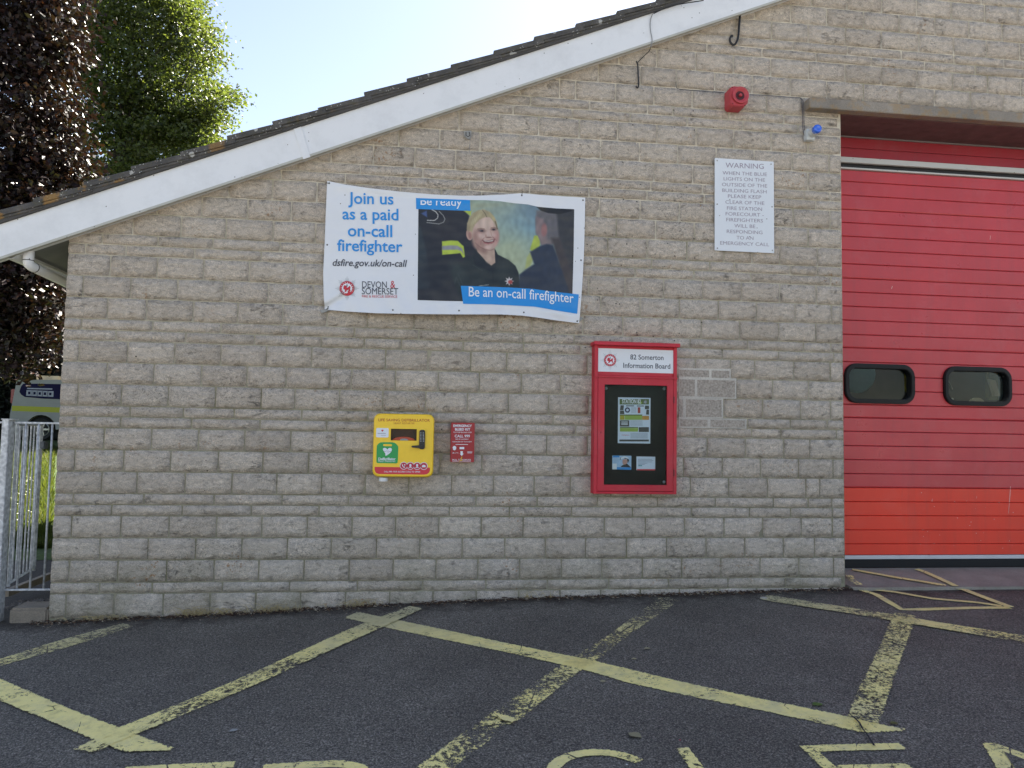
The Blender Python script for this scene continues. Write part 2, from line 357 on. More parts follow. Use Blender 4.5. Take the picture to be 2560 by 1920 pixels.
def emblem(mb, c, r, surf, m_ray, m_red, m_white, m_blue):
    """badge: rayed star, red ring, white disc, red beast"""
    def pt(a, q): return surf(c[0]+q*math.cos(a), c[1]+q*math.sin(a))
    for k in range(8):
        a = k*PI/4
        for off, ln in ((0, 1.), (.13, .86), (-.13, .86), (.26, .7), (-.26, .7)):
            mb.add([pt(a+off-.035, r*.5), pt(a+off+.035, r*.5), pt(a+off+.008, r*ln), pt(a+off-.008, r*ln)], [(0, 1, 2, 3)], m_ray)
    def disc(q, m, e):
        n = 28; mb.add([Vector(pt(2*PI*i/n, q))+Vector((0, -e, 0)) for i in range(n)], [tuple(range(n))], m)
    disc(r*.62, m_red, .0008); disc(r*.56, m_ray, .0011); disc(r*.545, m_red, .0014); disc(r*.42, m_white, .0018)
    def poly(pp, m, e=.0022): mb.add([Vector(surf(c[0]+x*r, c[1]+y*r))+Vector((0, -e, 0)) for x, y in pp], [tuple(range(len(pp)))], m)
    poly([(-.3, -.1), (-.22, -.27), (-.06, -.22), (.0, -.05), (.12, -.1), (.2, -.22), (.3, -.12), (.26, .08), (.3, .26), (.2, .26), (.14, .1), (-.02, .16), (-.08, .3), (-.2, .28), (-.16, .12), (-.3, .06)], m_red)
    poly([(-.03, -.34), (.03, -.34), (.04, -.14), (-.04, -.14)], m_blue)
    for k in range(16):
        a = k*PI/8+.1; mb.add([Vector(pt(a-.07, r*.46))+Vector((0, -.002, 0)), Vector(pt(a+.05, r*.46))+Vector((0, -.002, 0)), Vector(pt(a+.05, r*.51))+Vector((0, -.002, 0)), Vector(pt(a-.07, r*.51))+Vector((0, -.002, 0))], [(0, 1, 2, 3)], m_white)
def plane(y): return lambda u, v: P(u, v, y)
#@@SPLIT
# ------------------------------------------------------------------ ground
def grid_mesh(name, xs, ys, zf, dz=0):
    vs = [(x, y, zf(x, y)+dz) for y in ys for x in xs]; n = len(xs)
    fs = [(j*n+i, j*n+i+1, (j+1)*n+i+1, (j+1)*n+i) for j in range(len(ys)-1) for i in range(n-1)]
    me = bpy.data.meshes.new(name); me.from_pydata(vs, [], fs); me.update(); return me
def rng(a, b, s): return list(np.arange(a, b+1e-6, s))
def gzn(x, y):
    z = gz(x, y)
    if -8 < y < 3 and -3 < x < 12: z += .006*noise.noise(Vector((x*1.3, y*1.3, 0)))*min(1, max(0, -y-.1)/.5)
    return z
xs = [-2000, -400, -120, -60, -30, -15, -10]+rng(-6, 12, .25)+[14, 18, 25, 40, 80, 200, 600, 2000]
ys = [-2000, -500, -150, -60, -30, -18, -12, -9, -8]+rng(-7, 3, .25)+[4, 6, 8, 12, 16, 20, 22.5, 30, 60, 150, 500, 2000]
road = tag(link('forecourt', grid_mesh('forecourt', xs, ys, gzn), ASPH), 'dark asphalt forecourt with worn yellow lines in front of the stone wall', kind='structure')
tl = NT('turf'); pt_ = tl.pos()
tl.set(Base_Color=tl.ramp(tl.noise(pt_, 6, 5), [(.3, (.03, .055, .012)), (.7, (.07, .11, .02))]), Roughness=.95, Normal=tl.bump(tl.noise(pt_, 40, 4), .8, .03))
lawn = tag(link('lawn', grid_mesh('lawn', [-60, -30, -15, -10, -8, -6, -4, -3, -2, -1, -.02], [2.45, 2.6, 3, 4, 6, 8, 12, 16, 20, 22.5, 40, 80], lambda x, y: gz(x, y)+(.004 if y < 2.5 else .03)), tl.m), 'sunlit lawn beyond the gate, left of the building', kind='structure')
rd = m_concrete('bounce_ground_concrete', (.20, .20, .195))  # unseen pale ground, added to bounce sunlight onto the shaded wall
tag(link('bounce_ground', grid_mesh('bounce_ground', [-120, -60, -30, -15, 0, 15, 30, 60, 120], [-60, -40, -30, -18, -12, -9.5], lambda x, y: gz(x, y)+.012), rd), 'unseen pale concrete ground behind the camera, added to bounce light', kind='structure')
# pavement, road verge and hedge far behind the photographer are out of sight; only the apron stands in view
ap = MB()
zA = .045
lip = [(2108, 1440), (2110, 1456), (2116, 1465), (2130, 1471), (2165, 1473), (2240, 1472)]
pts = [Z(u, v, .0) for u, v in lip]
edge = [(5.712, -.004)]+[(p.x, p.y) for p in pts if p.x > 5.712]+[(9.3, pts[-1].y-.05), (9.3, .38), (5.712, .38)]
n = len(edge)
ap.add([(x, y, .012+.058*(y > .3)) for x, y in edge]+[(x, y, -.25) for x, y in edge], [tuple(range(n))]+[(i, i+n, (i+1) % n+n, (i+1) % n) for i in range(n)])
apron = tag(ap.build('concrete_apron', CONC), 'pinkish concrete sill slab under the red bay door', kind='structure')
ZAP = .016

# painted lines and letters (children of the forecourt)
PW = {k: m_paint('yellow_road_paint_%s' % k, wv) for k, wv in (('sound', .15), ('worn', .225), ('bare', .28), ('patchy', .29))}
def sheet(name, pts, mat, h=.004, zf=None, par=road, step=.035):
    """flat paint: polygon of ground points, cut into small cells so that it follows the ground"""
    zf = zf or gzn
    bm = bmesh.new(); vs = [bm.verts.new((p[0], p[1], 0)) for p in pts]; f = bm.faces.new(vs); f.normal_update(); bmesh.ops.triangulate(bm, faces=[f], ngon_method='EAR_CLIP')
    xs_ = [p[0] for p in pts]; ys_ = [p[1] for p in pts]
    for lo, hi, no in ((min(xs_), max(xs_), (1, 0, 0)), (min(ys_), max(ys_), (0, 1, 0))):
        k = lo+step
        while k < hi:
            bmesh.ops.bisect_plane(bm, geom=bm.verts[:]+bm.edges[:]+bm.faces[:], plane_co=(k*no[0], k*no[1], 0), plane_no=no); k += step
    # a lattice of points inside: distance to the outline goes into the UVs
    def de(x, y):
        best = 9
        for i in range(len(pts)):
            ax, ay = pts[i][0], pts[i][1]; bx, by = pts[(i+1) % len(pts)][0], pts[(i+1) % len(pts)][1]
            dx, dy = bx-ax, by-ay; q = dx*dx+dy*dy; tt = 0 if q == 0 else max(0, min(1, ((x-ax)*dx+(y-ay)*dy)/q))
            best = min(best, math.hypot(x-ax-dx*tt, y-ay-dy*tt))
        return best
    uvl = bm.loops.layers.uv.new('UVMap'); dd = {}
    for v in bm.verts: dd[v] = de(v.co.x, v.co.y); v.co.z = zf(v.co.x, v.co.y)+h
    for f in bm.faces:
        for l in f.loops: l[uvl].uv = (dd[l.vert], 0)
    me = bpy.data.meshes.new(name); bmesh.ops.recalc_face_normals(bm, faces=bm.faces); bm.to_mesh(me); bm.free()
    if me.polygons and me.polygons[0].normal.z < 0: me.flip_normals()
    o = link(name, me, mat, par); return o
def strip_inset(px): return [tuple(G(u, v)[:2]) for u, v in px]
LINES = [
 ([(0, 1648), (110, 1613), (208, 1585), (309, 1558), (336, 1567), (260, 1593), (110, 1637), (-60, 1683), (-60, 1664)], 'patchy', .004),
 ([(0, 1697), (185, 1778), (298, 1822), (455, 1881), (307, 1886), (231, 1854), (0, 1755), (-200, 1672), (-200, 1618)], 'sound', .0075),
 ([(176, 1880), (306, 1819), (434, 1768), (640, 1680), (909, 1561), (1025, 1517), (1060, 1524), (961, 1571), (815, 1636), (640, 1716), (356, 1836), (235, 1888)], 'worn', .0095),
 ([(894, 1530), (1138, 1581), (1280, 1611), (1465, 1648), (1656, 1694), (1815, 1728), (1920, 1751), (2117, 1792), (2203, 1812), (2293, 1829), (2160, 1836), (2099, 1823), (1920, 1782), (1569, 1710), (1465, 1679), (1280, 1636), (961, 1571), (857, 1546)], 'sound', .004),
 ([(1653, 1492), (1529, 1582), (1436, 1642), (1399, 1665), (1280, 1748), (1219, 1791), (1132, 1851), (1045, 1917), (960, 1985), (1050, 2000), (1155, 1909), (1277, 1816), (1303, 1801), (1454, 1680), (1494, 1654), (1558, 1602), (1702, 1502)], 'patchy', .0062),
 ([(1896, 1499), (1920, 1489), (2070, 1513), (2232, 1538), (2560, 1593), (2760, 1628), (2760, 1650), (2560, 1611), (2226, 1553), (1920, 1505)], 'worn', .0085),
 ([(2235, 1532), (2293, 1543), (2279, 1585), (2256, 1648), (2221, 1750), (2203, 1813), (2157, 1836), (2101, 1823), (2120, 1787), (2146, 1723), (2172, 1671), (2209, 1590)], 'bare', .011),
 ([(1218, 1792), (1232, 1783), (1298, 1803), (1278, 1816)], 'sound', .0135),
]
for px, k, h in LINES: sheet('painted_line', strip_inset(px), PW[k], h)
FRESH = m_paint('fresh_yellow_paint', .12, (224, 212, 130), .014, .12); ORNG = m_paint('orange_sprayed_paint', .2, (222, 160, 90), .012, 0)
def thin(px, wpx, mat, h=.006, zf=None, zz=None):
    g = [Vector((*(G(u, v)[:2] if zz is None else Z(u, v, zz)[:2]), 0)) for u, v in px]; L, R = [], []
    wd = wpx
    for i, p in enumerate(g):
        d = (g[min(i+1, len(g)-1)]-g[max(i-1, 0)]).normalized(); nn = Vector((-d.y, d.x, 0)); L.append(p+nn*wd); R.append(p-nn*wd)
    sheet('painted_line', L+R[::-1], mat, h, zf, road, .014)
thin([(2150, 1475), (2190, 1487), (2226, 1508), (2254, 1524), (2300, 1524), (2420, 1521), (2525, 1521)], .03, FRESH, .004)
thin([(2172, 1474), (2240, 1482), (2330, 1498), (2440, 1508), (2505, 1518)], .027, FRESH, .0062)
thin([(2385, 1472), (2412, 1477), (2470, 1500), (2528, 1522)], .032, FRESH, .0085)
zap = lambda x, y: .012+.058*max(0, min(1, (y+.12)/.50))
za = ZAP
def on_ap(px, hw, mat, h):
    g = []
    for u, v in px:
        q = Z(u, v, ZAP)
        for _ in range(6): q = Z(u, v, zap(q.x, q.y))
        g.append(q)
    g = [Vector((p.x, min(p.y, .36), 0)) for p in g]; L, R = [], []
    for i, p in enumerate(g):
        d = (g[min(i+1, len(g)-1)]-g[max(i-1, 0)]).normalized(); nn = Vector((-d.y, d.x, 0)); L.append(p+nn*hw); R.append(p-nn*hw)
    sheet('painted_line', L+R[::-1], mat, h, zap, road, .014)
on_ap([(2290, 1424), (2310, 1431), (2345, 1446), (2390, 1467)], .028, FRESH, .006)
on_ap([(2130, 1426), (2190, 1437), (2240, 1446), (2300, 1455), (2365, 1466)], .026, ORNG, .008)
on_ap([(2122, 1441), (2132, 1455), (2150, 1465)], .03, ORNG, .010)
# letters, laid out in a frame that follows the painted words
LET = m_paint('letter_paint', .17, ed=.022)
def letter(strokes, o, sc=1.0):
    ax = Vector((1, -.06)).normalized(); ay = Vector((-.0, -1))
    for s in strokes:
        pts = [(o[0]+ax.x*x*sc+ay.x*y*sc, o[1]+ax.y*x*sc+ay.y*y*sc) for x, y in s]
        yield pts
SW = .062
LETTERS = {
 'E': [[(0, 0), (.44, 0), (.44, SW), (SW, SW), (SW, .17), (.36, .17), (.36, .17+SW), (SW, .17+SW), (SW, .40-SW), (.44, .40-SW), (.44, .40), (0, .40)]],
 'L': [[(0, 0), (SW, 0), (SW, .40-SW), (.40, .40-SW), (.40, .40), (0, .40)]],
 'K': [[(0, 0), (SW, 0), (SW, .15), (.33, 0), (.42, 0), (.15, .18), (.44, .40), (.36, .40), (SW, .22), (SW, .40), (0, .40)]],
 'A': [[(.19, 0), (.25, 0), (.46, .40), (.39, .40), (.335, .30), (.115, .30), (.065, .40), (-.01, .40)]],
 'R': [[(0, 0), (.3, 0), (.4, .04), (.43, .11), (.4, .19), (.3, .23), (.44, .40), (.36, .40), (.23, .235), (SW, .235), (SW, .40), (0, .40)]],
}
def arc(cx, cy, rx, ry, a0, a1, n=14): return [(cx+rx*math.cos(math.radians(a0+(a1-a0)*i/n)), cy+ry*math.sin(math.radians(a0+(a1-a0)*i/n))) for i in range(n+1)]
LETTERS['C'] = [arc(.225, .2, .225, .2, -28, -332, 26)+arc(.225, .2, .225-SW, .2-SW*.95, -332, -28, 26)]
LETTERS['P'] = [[(0, 0), (.26, 0)]+arc(.27, .12, .17, .12, -90, 90, 10)+[(SW, .24), (SW, .40), (0, .40)]]
def gl(u, v): return G(u, v)[:2]
words = [('K', (.10, -2.09)), ('E', (.745, -2.115)), ('E', (1.30, -2.145)), ('P', (1.855, -2.215)), ('C', (2.965, -2.285)), ('L', (3.538, -2.327)), ('E', (4.06, -2.370)), ('A', (4.665, -2.418)), ('R', (5.22, -2.45))]
for ch, o in words:
    for pts in letter(LETTERS[ch], o): 
        s_ = sheet('painted_letter', pts, LET, .0045, step=.018); s_['label'] = 'painted road letter %s' % ch
# the counters of the P and R show asphalt: small dark sheets over the paint
for o in ((1.855, -2.215), (5.22, -2.45)):
    for pts in letter([[(SW, SW), (.26, SW)]+arc(.26, .12, .11, .058, -90, 90, 8)+[(SW, .178)]], o): sheet('letter_counter', pts, ASPH, .0075)
# an A counter
for pts in letter([[(.22, .085), (.30, .245), (.145, .245)]], (4.665, -2.418)): sheet('letter_counter', pts, ASPH, .0075)

# ------------------------------------------------------------------ the fire station
st = thing('fire_station', 'stone-faced fire station gable with white bargeboard and red bay door', 'building')
def line_b(x): return 2.4214+.414*x if x < 7.5 else 2.4214+.414*(15-x)       # underside of the bargeboard
def line_t(x): return 2.6606+.4125*x if x < 7.5 else 2.6606+.4125*(15-x)     # top edge of the bargeboard
XD0, XD1 = 5.705, 9.30; ZLIN = P(2200, 277.5, -.09).z
# backing wall in mortar, the stone blocks are set into it
wall = MB()
wall.prism([(0, -.6), (XD0, -.6), (XD0, line_t(XD0)-.05), (0, line_t(0)-.05)], -.0005, .30)
wall.prism([(XD0, ZLIN+.002), (XD1, ZLIN+.002), (XD1, line_t(XD1)-.05), (7.5, line_t(7.5)-.05), (XD0, line_t(XD0)-.05)], -.0005, .30)
wall.prism([(XD1, -.6), (15, -.6), (15, line_t(15)-.05), (XD1, line_t(XD1)-.05)], -.0005, .30)
wo_ = wall.build('wall', MORTAR, st)
sw = MB().box((0.0, .30, -.6), (.3, 12, 2.58)).box((14.7, .30, -.6), (15, 12, 2.58)).box((.3, 11.7, -.6), (14.7, 12, 1.2))
sw.build('rear_walls', MORTAR, st)
# courses from the bottom up
courses = []; z = -.165
courses.append((-.165, 0., 'T')); z = 0.; courses.append((0., .075, 't')); z = .075
while z < 6.2:
    for k in 'TTTtt':
        h = .15 if k == 'T' else .075; courses.append((z, z+h, k)); z += h
JP = """L2 1745,150 2140,150;1150,300 1565,300 1955,310;885,420 1840,455;740,500 1090,500 1680,540;955,640 1360,650 1760,670 2155,690;720,820 1130,830 1535,850 1930,860;930,1010 1265,1030 1670,1040 2055,1050;705,1140 1320,1155 1910,1175;1005,1230 1605,1245 2200,1280;685,1370 1105,1375 1510,1385 1910,1400;925,1570 1330,1580 1740,1590 2135,1600
L3 675,100 1050,100 1455,110 1862,120;1125,240 1585,245 2025,255;660,335 1045,335 1655,340;900,475 1310,480 1715,490 2115,490;645,665 1070,665 1475,680 1885,680;880,860 1185,860 1600,860 2005,865;635,995 1245,1000 1850,1005;965,1090 1575,1090 2170,1095;620,1235 1045,1240 1460,1240 1870,1240;865,1425 1280,1425 1690,1425 2090,1425;600,1590 1020,1590 1440,1590 1850,1590
L4 860,105 1315,105 1920,100;570,240 985,240 1410,240 1815,230
M2 140,40 525,50;305,160;150,350 515,360;205,485;45,570;335,700;105,890 495,890;230,1070 615,1090 965,1110 1365,1130 1720,1140 2085,1170;285,1200 850,1220 1405,1245;565,1290 935,1315 1255,1320 1790,1340;90,1430 480,1430 745,1440 1120,1450 1485,1470 1855,1480 2165,1490;260,1600 640,1600 825,1610 1205,1600 1575,1620 1930,1620
M3 45,140 335,140 722,140 1095,150 1465,155 1825,165 2180,165;395,270 965,280 2045,295;35,365 610,370;300,500 685,500 2165,520;60,690 455,690 835,690 1950,700;180,870 565,870 945,880 1690,880 2050,880;225,1005 800,1005 1360,1010 1900,1010;545,1100 1105,1095 1670,1095 2190,1095;50,1235 442,1235 830,1235 1205,1230 1580,1230 1945,1230;270,1420 650,1420 1040,1415 1415,1415 1780,1415 2150,1410;25,1590 415,1590 805,1590 1185,1590 1555,1590 1915,1590
M4 290,90 875,85 1440,80 1985,75;385,190 1155,160 1530,155
R2 1165,60;755,160 1105,180 1445,190;900,330 1240,340;825,500 1165,510 1510,530 1830,560;695,625 1205,635 1708,650 1920,660;1062,700 1570,720 2062,740;660,830 975,830 1310,840 1645,850 1980,860;765,1000 1105,1010 1445,1020 1780,1030 2110,1060;170,1150 355,1170 610,1170 955,1180 1295,1190 1635,1200 1965,1210;535,1270 1035,1280;100,1350 595,1370 1815,1400;305,1480 650,1500 1885,1560 2095,1560;80,1630 420,1630
R3 80,40 420,40 1590,60 1935,60;315,180 660,180 1490,205 1825,210 2165,215;355,310 1705,340 2035,350;35,400 550,400 1575,425 2070,430;300,530 650,530 1685,550 2015,560;90,700 440,700 1480,710 1815,720 2145,730;190,880 505,880 1540,890 1870,890;218,1010 738,1015 1255,1020 1755,1030;515,1100 1040,1100 1550,1105 2050,1110;95,1230 440,1230 797,1230 1150,1235 1490,1235 1830,1240 2165,1240;288,1405 635,1405 988,1405 1335,1405 1675,1405 2010,1405;65,1580 425,1580 775,1580 1125,1580 1465,1580 1803,1580 2143,1580
R4 305,65 835,65 1350,60 1865,60;58,140 765,140
R1 1250,500 1585,540 1910,560;745,640 1110,660 1418,670 1750,700 2075,740;410,770 550,780 893,810 1225,840 1555,870;160,890 670,920 1170,960 1390,985;520,1000 1020,1040 1995,1100;230,1110 580,1130 912,1150 1250,1160 1590,1200 1915,1230;68,1270 420,1290 765,1310 1100,1330 1430,1350;540,1480 880,1480 1225,1500 1560,1530;275,1565
T1 680,20 980,40 1280,60 1580,80;195,120 505,140 825,160 1130,180 1440,210;28,240 345,270 665,300 975,330 1300,350 1600,390 1885,410;215,390 685,430 1150,465 1605,500 2035,550;415,480 890,530 1350,560 1790,600;22,580 348,610 665,630 975,650 1285,680 1590,700 1895,720 2180,750;190,750 505,760 822,790 1130,820 1435,840 1745,860 2030,880;300,930;345,1250;205,1410 525,1420;345,1570
T2 310,40 535,40;410,120;215,230 535,240;345,400;100,540 425,560;190,670 425,675;540,765;100,870;230,1050 545,1060;90,1210 410,1220;305,1335 540,1340;220,1540
T3 350,60;280,220 540,225;190,345 510,350;110,430;135,560 360,560;262,740 560,740;325,910 445,905;45,1030 345,1035 550,1035;195,1120 555,1120;285,1240 555,1250;130,1410 400,1410;265,1580 565,1580
T4 150,55"""
OFF = {'L2': (0, 480), 'L3': (0, 960), 'L4': (0, 1440), 'M2': (640, 480), 'M3': (640, 960), 'M4': (640, 1440), 'R1': (1280, 0), 'R2': (1280, 480), 'R3': (1280, 960), 'R4': (1280, 1440), 'T1': (1920, 0), 'T2': (1920, 480), 'T3': (1920, 960), 'T4': (1920, 1440)}
joints = {i: [] for i in range(len(courses))}
for ln in JP.split('\n'):
    k, rest = ln.split(' ', 1); ou, ov = OFF[k]
    for row in rest.split(';'):
        for q in row.split():
            a, b = q.split(','); p = P(ou+float(a)/3.456, ov+float(b)/3.456)
            for i, (z0, z1, _) in enumerate(courses):
                if z0 <= p.z < z1: joints[i].append(p.x)
def grid_block(wd, ht, seed, clip=None, x0=0, z0=0):
    """rock-faced block: recessed arrises, rough proud face; front faces -y"""
    r = random.Random(seed); nx = 6 if wd > .2 else 4; nz = 3 if ht > .1 else 2
    if wd < .09: nx = 2
    vs = []; 
    for j in range(nz+1):
        for i in range(nx+1):
            bx = i in (0, nx); bz = j in (0, nz)
            fx = i/nx; fz = j/nz
            if 0 < i < nx: fx += r.uniform(-.3, .3)/nx
            if 0 < j < nz: fz += r.uniform(-.22, .22)/nz
            x = fx*wd; z = fz*ht
            if bz and not bx: z += r.uniform(-.0022, .0022)
            if bx: x += r.uniform(-.0015, .0015)
            y = -.0022-r.uniform(0, .0016) if (bx or bz) else -.0036-r.uniform(0, .0036)
            if bx and bz: x += .003 if i == 0 else -.003; z += .002 if j == 0 else -.002
            vs.append([x, y, z])
    fs = [(j*(nx+1)+i, j*(nx+1)+i+1, (j+1)*(nx+1)+i+1, (j+1)*(nx+1)+i) for j in range(nz) for i in range(nx)]; nf = len(fs)
    loop = [i for i in range(nx+1)]+[j*(nx+1)+nx for j in range(1, nz+1)]+[nz*(nx+1)+i for i in range(nx-1, -1, -1)]+[j*(nx+1) for j in range(nz-1, 0, -1)]
    base = len(vs)
    corner = [(0, 0), (nx, 0), (nx, nz), (0, nz)]
    # four back corners only: fans keep the sides cheap
    bk = [[0, .012, 0], [wd, .012, 0], [wd, .012, ht], [0, .012, ht]]; vs += bk
    def strip(idx, b0, b1):
        out = []; h = len(idx)//2
        for k in range(len(idx)-1): out.append((idx[k+1], idx[k], base+(b0 if k < h else b1)))
        out.append((idx[h], base+b0, base+b1)); return out
    fs += strip([i for i in range(nx+1)], 0, 1)
    fs += strip([j*(nx+1)+nx for j in range(nz+1)], 1, 2)
    fs += strip([nz*(nx+1)+nx-i for i in range(nx+1)], 2, 3)
    fs += strip([(nz-j)*(nx+1) for j in range(nz+1)], 3, 0)
    return vs, fs, nf
variants = {}
def std_mesh(k, wd, ht, s):
    key = (k, s)
    if key not in variants:
        vs, fs, nf = grid_block(wd, ht, s*31+(5 if k == 'T' else 9)); me = bpy.data.meshes.new('stone_block'); me.from_pydata(vs, [], fs)
        for i, p in enumerate(me.polygons): p.use_smooth = i < nf
        me.update(); me.materials.append(STONE); variants[key] = me
    return variants[key]
def in_open(x0, x1, z0, z1): return x1 > XD0+.002 and x0 < XD1 and z0 < ZLIN
blocks = []
for ci, (z0, z1, k) in enumerate(courses):
    L = .30 if k == 'T' else .4525; js = sorted(joints[ci]); cl = []
    for j in js:
        if not cl or j-cl[-1] > .07: cl.append(j)
    js = cl or [rnd.uniform(.1, .3)]
    while js[0] > L*1.15: js.insert(0, js[0]-L)
    while js[-1] < 15-L*1.1: js.append(js[-1]+L)
    out = [0.]+[j for j in js if .05 < j < 14.95]+[15.]
    full = [out[0]]
    for a in out[1:]:
        gap = a-full[-1]; m = max(1, round(gap/L)) if gap > L*1.35 else 1
        s0 = full[-1]
        for q in range(1, m+1): full.append(s0+gap*q/m)
    # cut at the door opening
    segs = []
    for a, b in zip(full, full[1:]):
        if z0 < ZLIN-.02:
            if a >= XD0-.03 and b <= XD1+.03: continue
            if a < XD0 < b: 
                b = XD0
                if b-a < .05: continue
            if a < XD1 < b: 
                a = XD1
                if b-a < .05: continue
            if a > XD0-.03 and b <= XD1: continue
        segs.append((a, b))
    zt = z1 if not (z0 < ZLIN < z1) else z1
    for a, b in segs:
        g = .004; x0, x1 = a+(g if a > .01 else -.004), b-g
        zz0, zz1 = z0+g, z1-g
        if z0 < ZLIN < z1 and b > XD0-.01 and a < XD1: zz0 = max(zz0, ZLIN+.004)
        if zz1-zz0 < .02 or x1-x0 < .03: continue
        if zz0 > line_t((x0+x1)/2)-.08: continue
        top = max(line_t(x0), line_t(x1)) if x0 < 7.5 < x1 else None
        if zz0 > min(line_b(x0), line_b(x1))+.20: continue
        # size in the photograph
        d = Vector(((x0+x1)/2, 0, (zz0+zz1)/2))-cam.location; dep = d.dot(_f)
        u = 1280+FPX*d.dot(_r)/dep; v = 960-FPX*d.dot(_u)/dep
        inv = -20 < u < 2580 and -20 < v < 1940 and zz0 < line_b((x0+x1)/2)-.03
        ar = (x1-x0)*(zz1-zz0)/dep/dep if inv else 0
        blocks.append([ar, x0, x1, zz0, zz1, k])
order = sorted(range(len(blocks)), key=lambda i: -blocks[i][0]); keep = set(order[:298])
rest = MB(); rest_s = []
for i, (ar, x0, x1, z0, z1, k) in enumerate(blocks):
    wd, ht = x1-x0, z1-z0; hs = .15-.008 if k == 'T' else .075-.008; ws = .292 if k == 'T' else .4445
    tall_clip = z1 > min(line_t(x0), line_t(x1))-.03
    if i in keep and not tall_clip:
        me = std_mesh(k, ws, hs, rnd.randrange(14)); o = bpy.data.objects.new('stone_block', me); COL.objects.link(o)
        o.location = (x0, rnd.uniform(-.003, .002), z0); o.scale = (wd/ws, 1, ht/hs); o.parent = wo_
    else:
        vs, fs, nf = grid_block(wd, ht, i); dy = rnd.uniform(-.003, .002); vv = []
        for x, y, z in vs: vv.append((x0+x, y+dy, min(z0+z, line_t(x0+x)-.04)))
        rest.add(vv, fs); rest_s += [j < nf for j in range(len(fs))]
me = rest.mesh('stone_blocks'); me.polygons.foreach_set('use_smooth', rest_s)
tag(link('stone_blocks', me, STONE, wo_), kind='stuff')
# red-brick damp course strip at the left foot
MB().box((0, .0, -.21), (.82, .05, -.168)).build('brick_footing', flat('red_footing_brick', (150, 95, 85), .9, bump=.5), st)

# lintel, soffit and jambs
zl0, zl1 = P(2022.7, 268, -.09).z, P(2025.6, 242, -.09).z
xl = P(2024, 258, -.09).x
lint = MB(); n_ = 40
lint.prism([(xl, zl0), (15-xl, zl0), (15-xl, zl1), (xl, zl1)], -.09, -.008)
lint.build('lintel', LINTEL, st, bevel=.006, seg=1)
SOF = flat('brown_soffit_board', (98, 72, 74), .7, var=.2, scale=12)
for i in range(4): MB().box((XD0+.004, -.004+i*.097, zl0-.004), (XD1-.004, -.004+i*.097+.094, zl0+.016)).build('soffit_board', SOF, st)
MB().box((XD0-.0, .012, ZLIN-.0), (XD1, .30, zl0+.02)).build('lintel_core', LINTEL, st) if zl0+.02 > ZLIN else None

# sectional door
YD = .39
door = MB().box((XD0+.01, YD+.05, .05), (XD1-.01, YD+.07, 3.74)).build('door', flat('door_core', (60, 20, 24), .6), st)
# the windows are cut out of the core below
def dz(v): return P(2112, v, YD).z
vs_ = [453, 487.5, 523, 556, 590, 624.5, 659, 695, 729.5, 765, 800, 835.5, 869, 904, 939.5, 975, 1010.6, 1044, 1078, 1114, 1149, 1184, 1219]
zs = [dz(424)]+[dz(v) for v in vs_]
low = [dz(v) for v in (1219, 1254, 1289, 1325, 1360, 1388)]
RED = m_door('crimson_door_paint', (200, 62, 68), .33); RED2 = m_door('vermilion_door_paint', (240, 66, 42), .42); RED_SHADE = m_door('lintel_shade_crimson', (158, 40, 52), .4)
def win(c4): return rect_px(c4, YD-.02)
W1 = win([(2112, 908), (2287, 912), (2288, 1011), (2113, 1007)]); W2 = win([(2361, 914.5), (2532, 919), (2532.5, 1015), (2361, 1011)])
dW = W2[0]-W1[0]; W2 = (W2[0], W2[0]+(W1[1]-W1[0]), W1[2], W1[3]); W3 = (W2[0]+dW, W2[0]+dW+(W1[1]-W1[0]), W1[2], W1[3])
WINS = [W1, W2, W3]
hole_in = .034
def slat(z0, z1, mat, deep):
    """one rib of a sectional panel: domed profile with a groove at its foot; cut away at the windows"""
    h = z1-z0; g = .012 if deep else .0065
    prof = [(0.018, 0), (.003, g*.35), (0, g), (0, h*.5), (0, h-.006), (.003, h-.002), (.018, h)]
    xs_ = [XD0+.012]
    cuts = [(w[0]+hole_in, w[1]-hole_in) for w in WINS if z1 > w[2]+hole_in and z0 < w[3]-hole_in]
    segs = []; a = XD0+.012
    for c0, c1 in cuts: segs.append((a, c0, 1)); segs.append((c0, c1, 0)); a = c1
    segs.append((a, XD1-.012, 1))
    for a, b, solid in segs:
        if solid:
            rngz = [(z0, z1)]
        else:
            w = WINS[0]; rngz = []
            if z0 < w[2]+hole_in-.001: rngz.append((z0, w[2]+hole_in))
            if z1 > w[3]-hole_in+.001: rngz.append((w[3]-hole_in, z1))
        for q0, q1 in rngz:
            mb = MB(); pr = [(y, min(max(z0+z, q0), q1)) for y, z in prof]
            vsx = [(a, YD+y, z) for y, z in pr]+[(b, YD+y, z) for y, z in pr]; m = len(pr)
            mb.add(vsx, [(i, i+m, i+1+m, i+1) for i in range(m-1)]+[tuple(range(m)), tuple(range(2*m-1, m-1, -1)), (0, m-1, 2*m-1, m)])
            me = mb.mesh('slat'); bm = bmesh.new(); bm.from_mesh(me); bmesh.ops.recalc_face_normals(bm, faces=bm.faces); bm.to_mesh(me); bm.free()
            link('slat', me, mat, door)
for i in range(len(zs)-1): slat(zs[i+1], zs[i], RED, (i % 5) == 2)
for i in range(len(low)-1): slat(low[i+1], low[i], RED2, False)
for v0, v1 in ((345, 371), (371, 398)): MB().box((XD0+.012, YD-.012, dz(v1)+.003), (XD1-.012, YD+.01, dz(v0)-.0)).build('top_panel', RED_SHADE, door, bevel=.002, seg=1)  # darker crimson puts the lintel's shade into the panel colour
ALU = m_white('pale_aluminium', (.55, .55, .53), .35, .2); GREY = flat('grey_rail', (122, 116, 116), .5)
MB().box((XD0+.012, YD-.018, dz(345)+.001), (XD1-.012, YD+.02, dz(333))).build('head_rail', GREY, door)
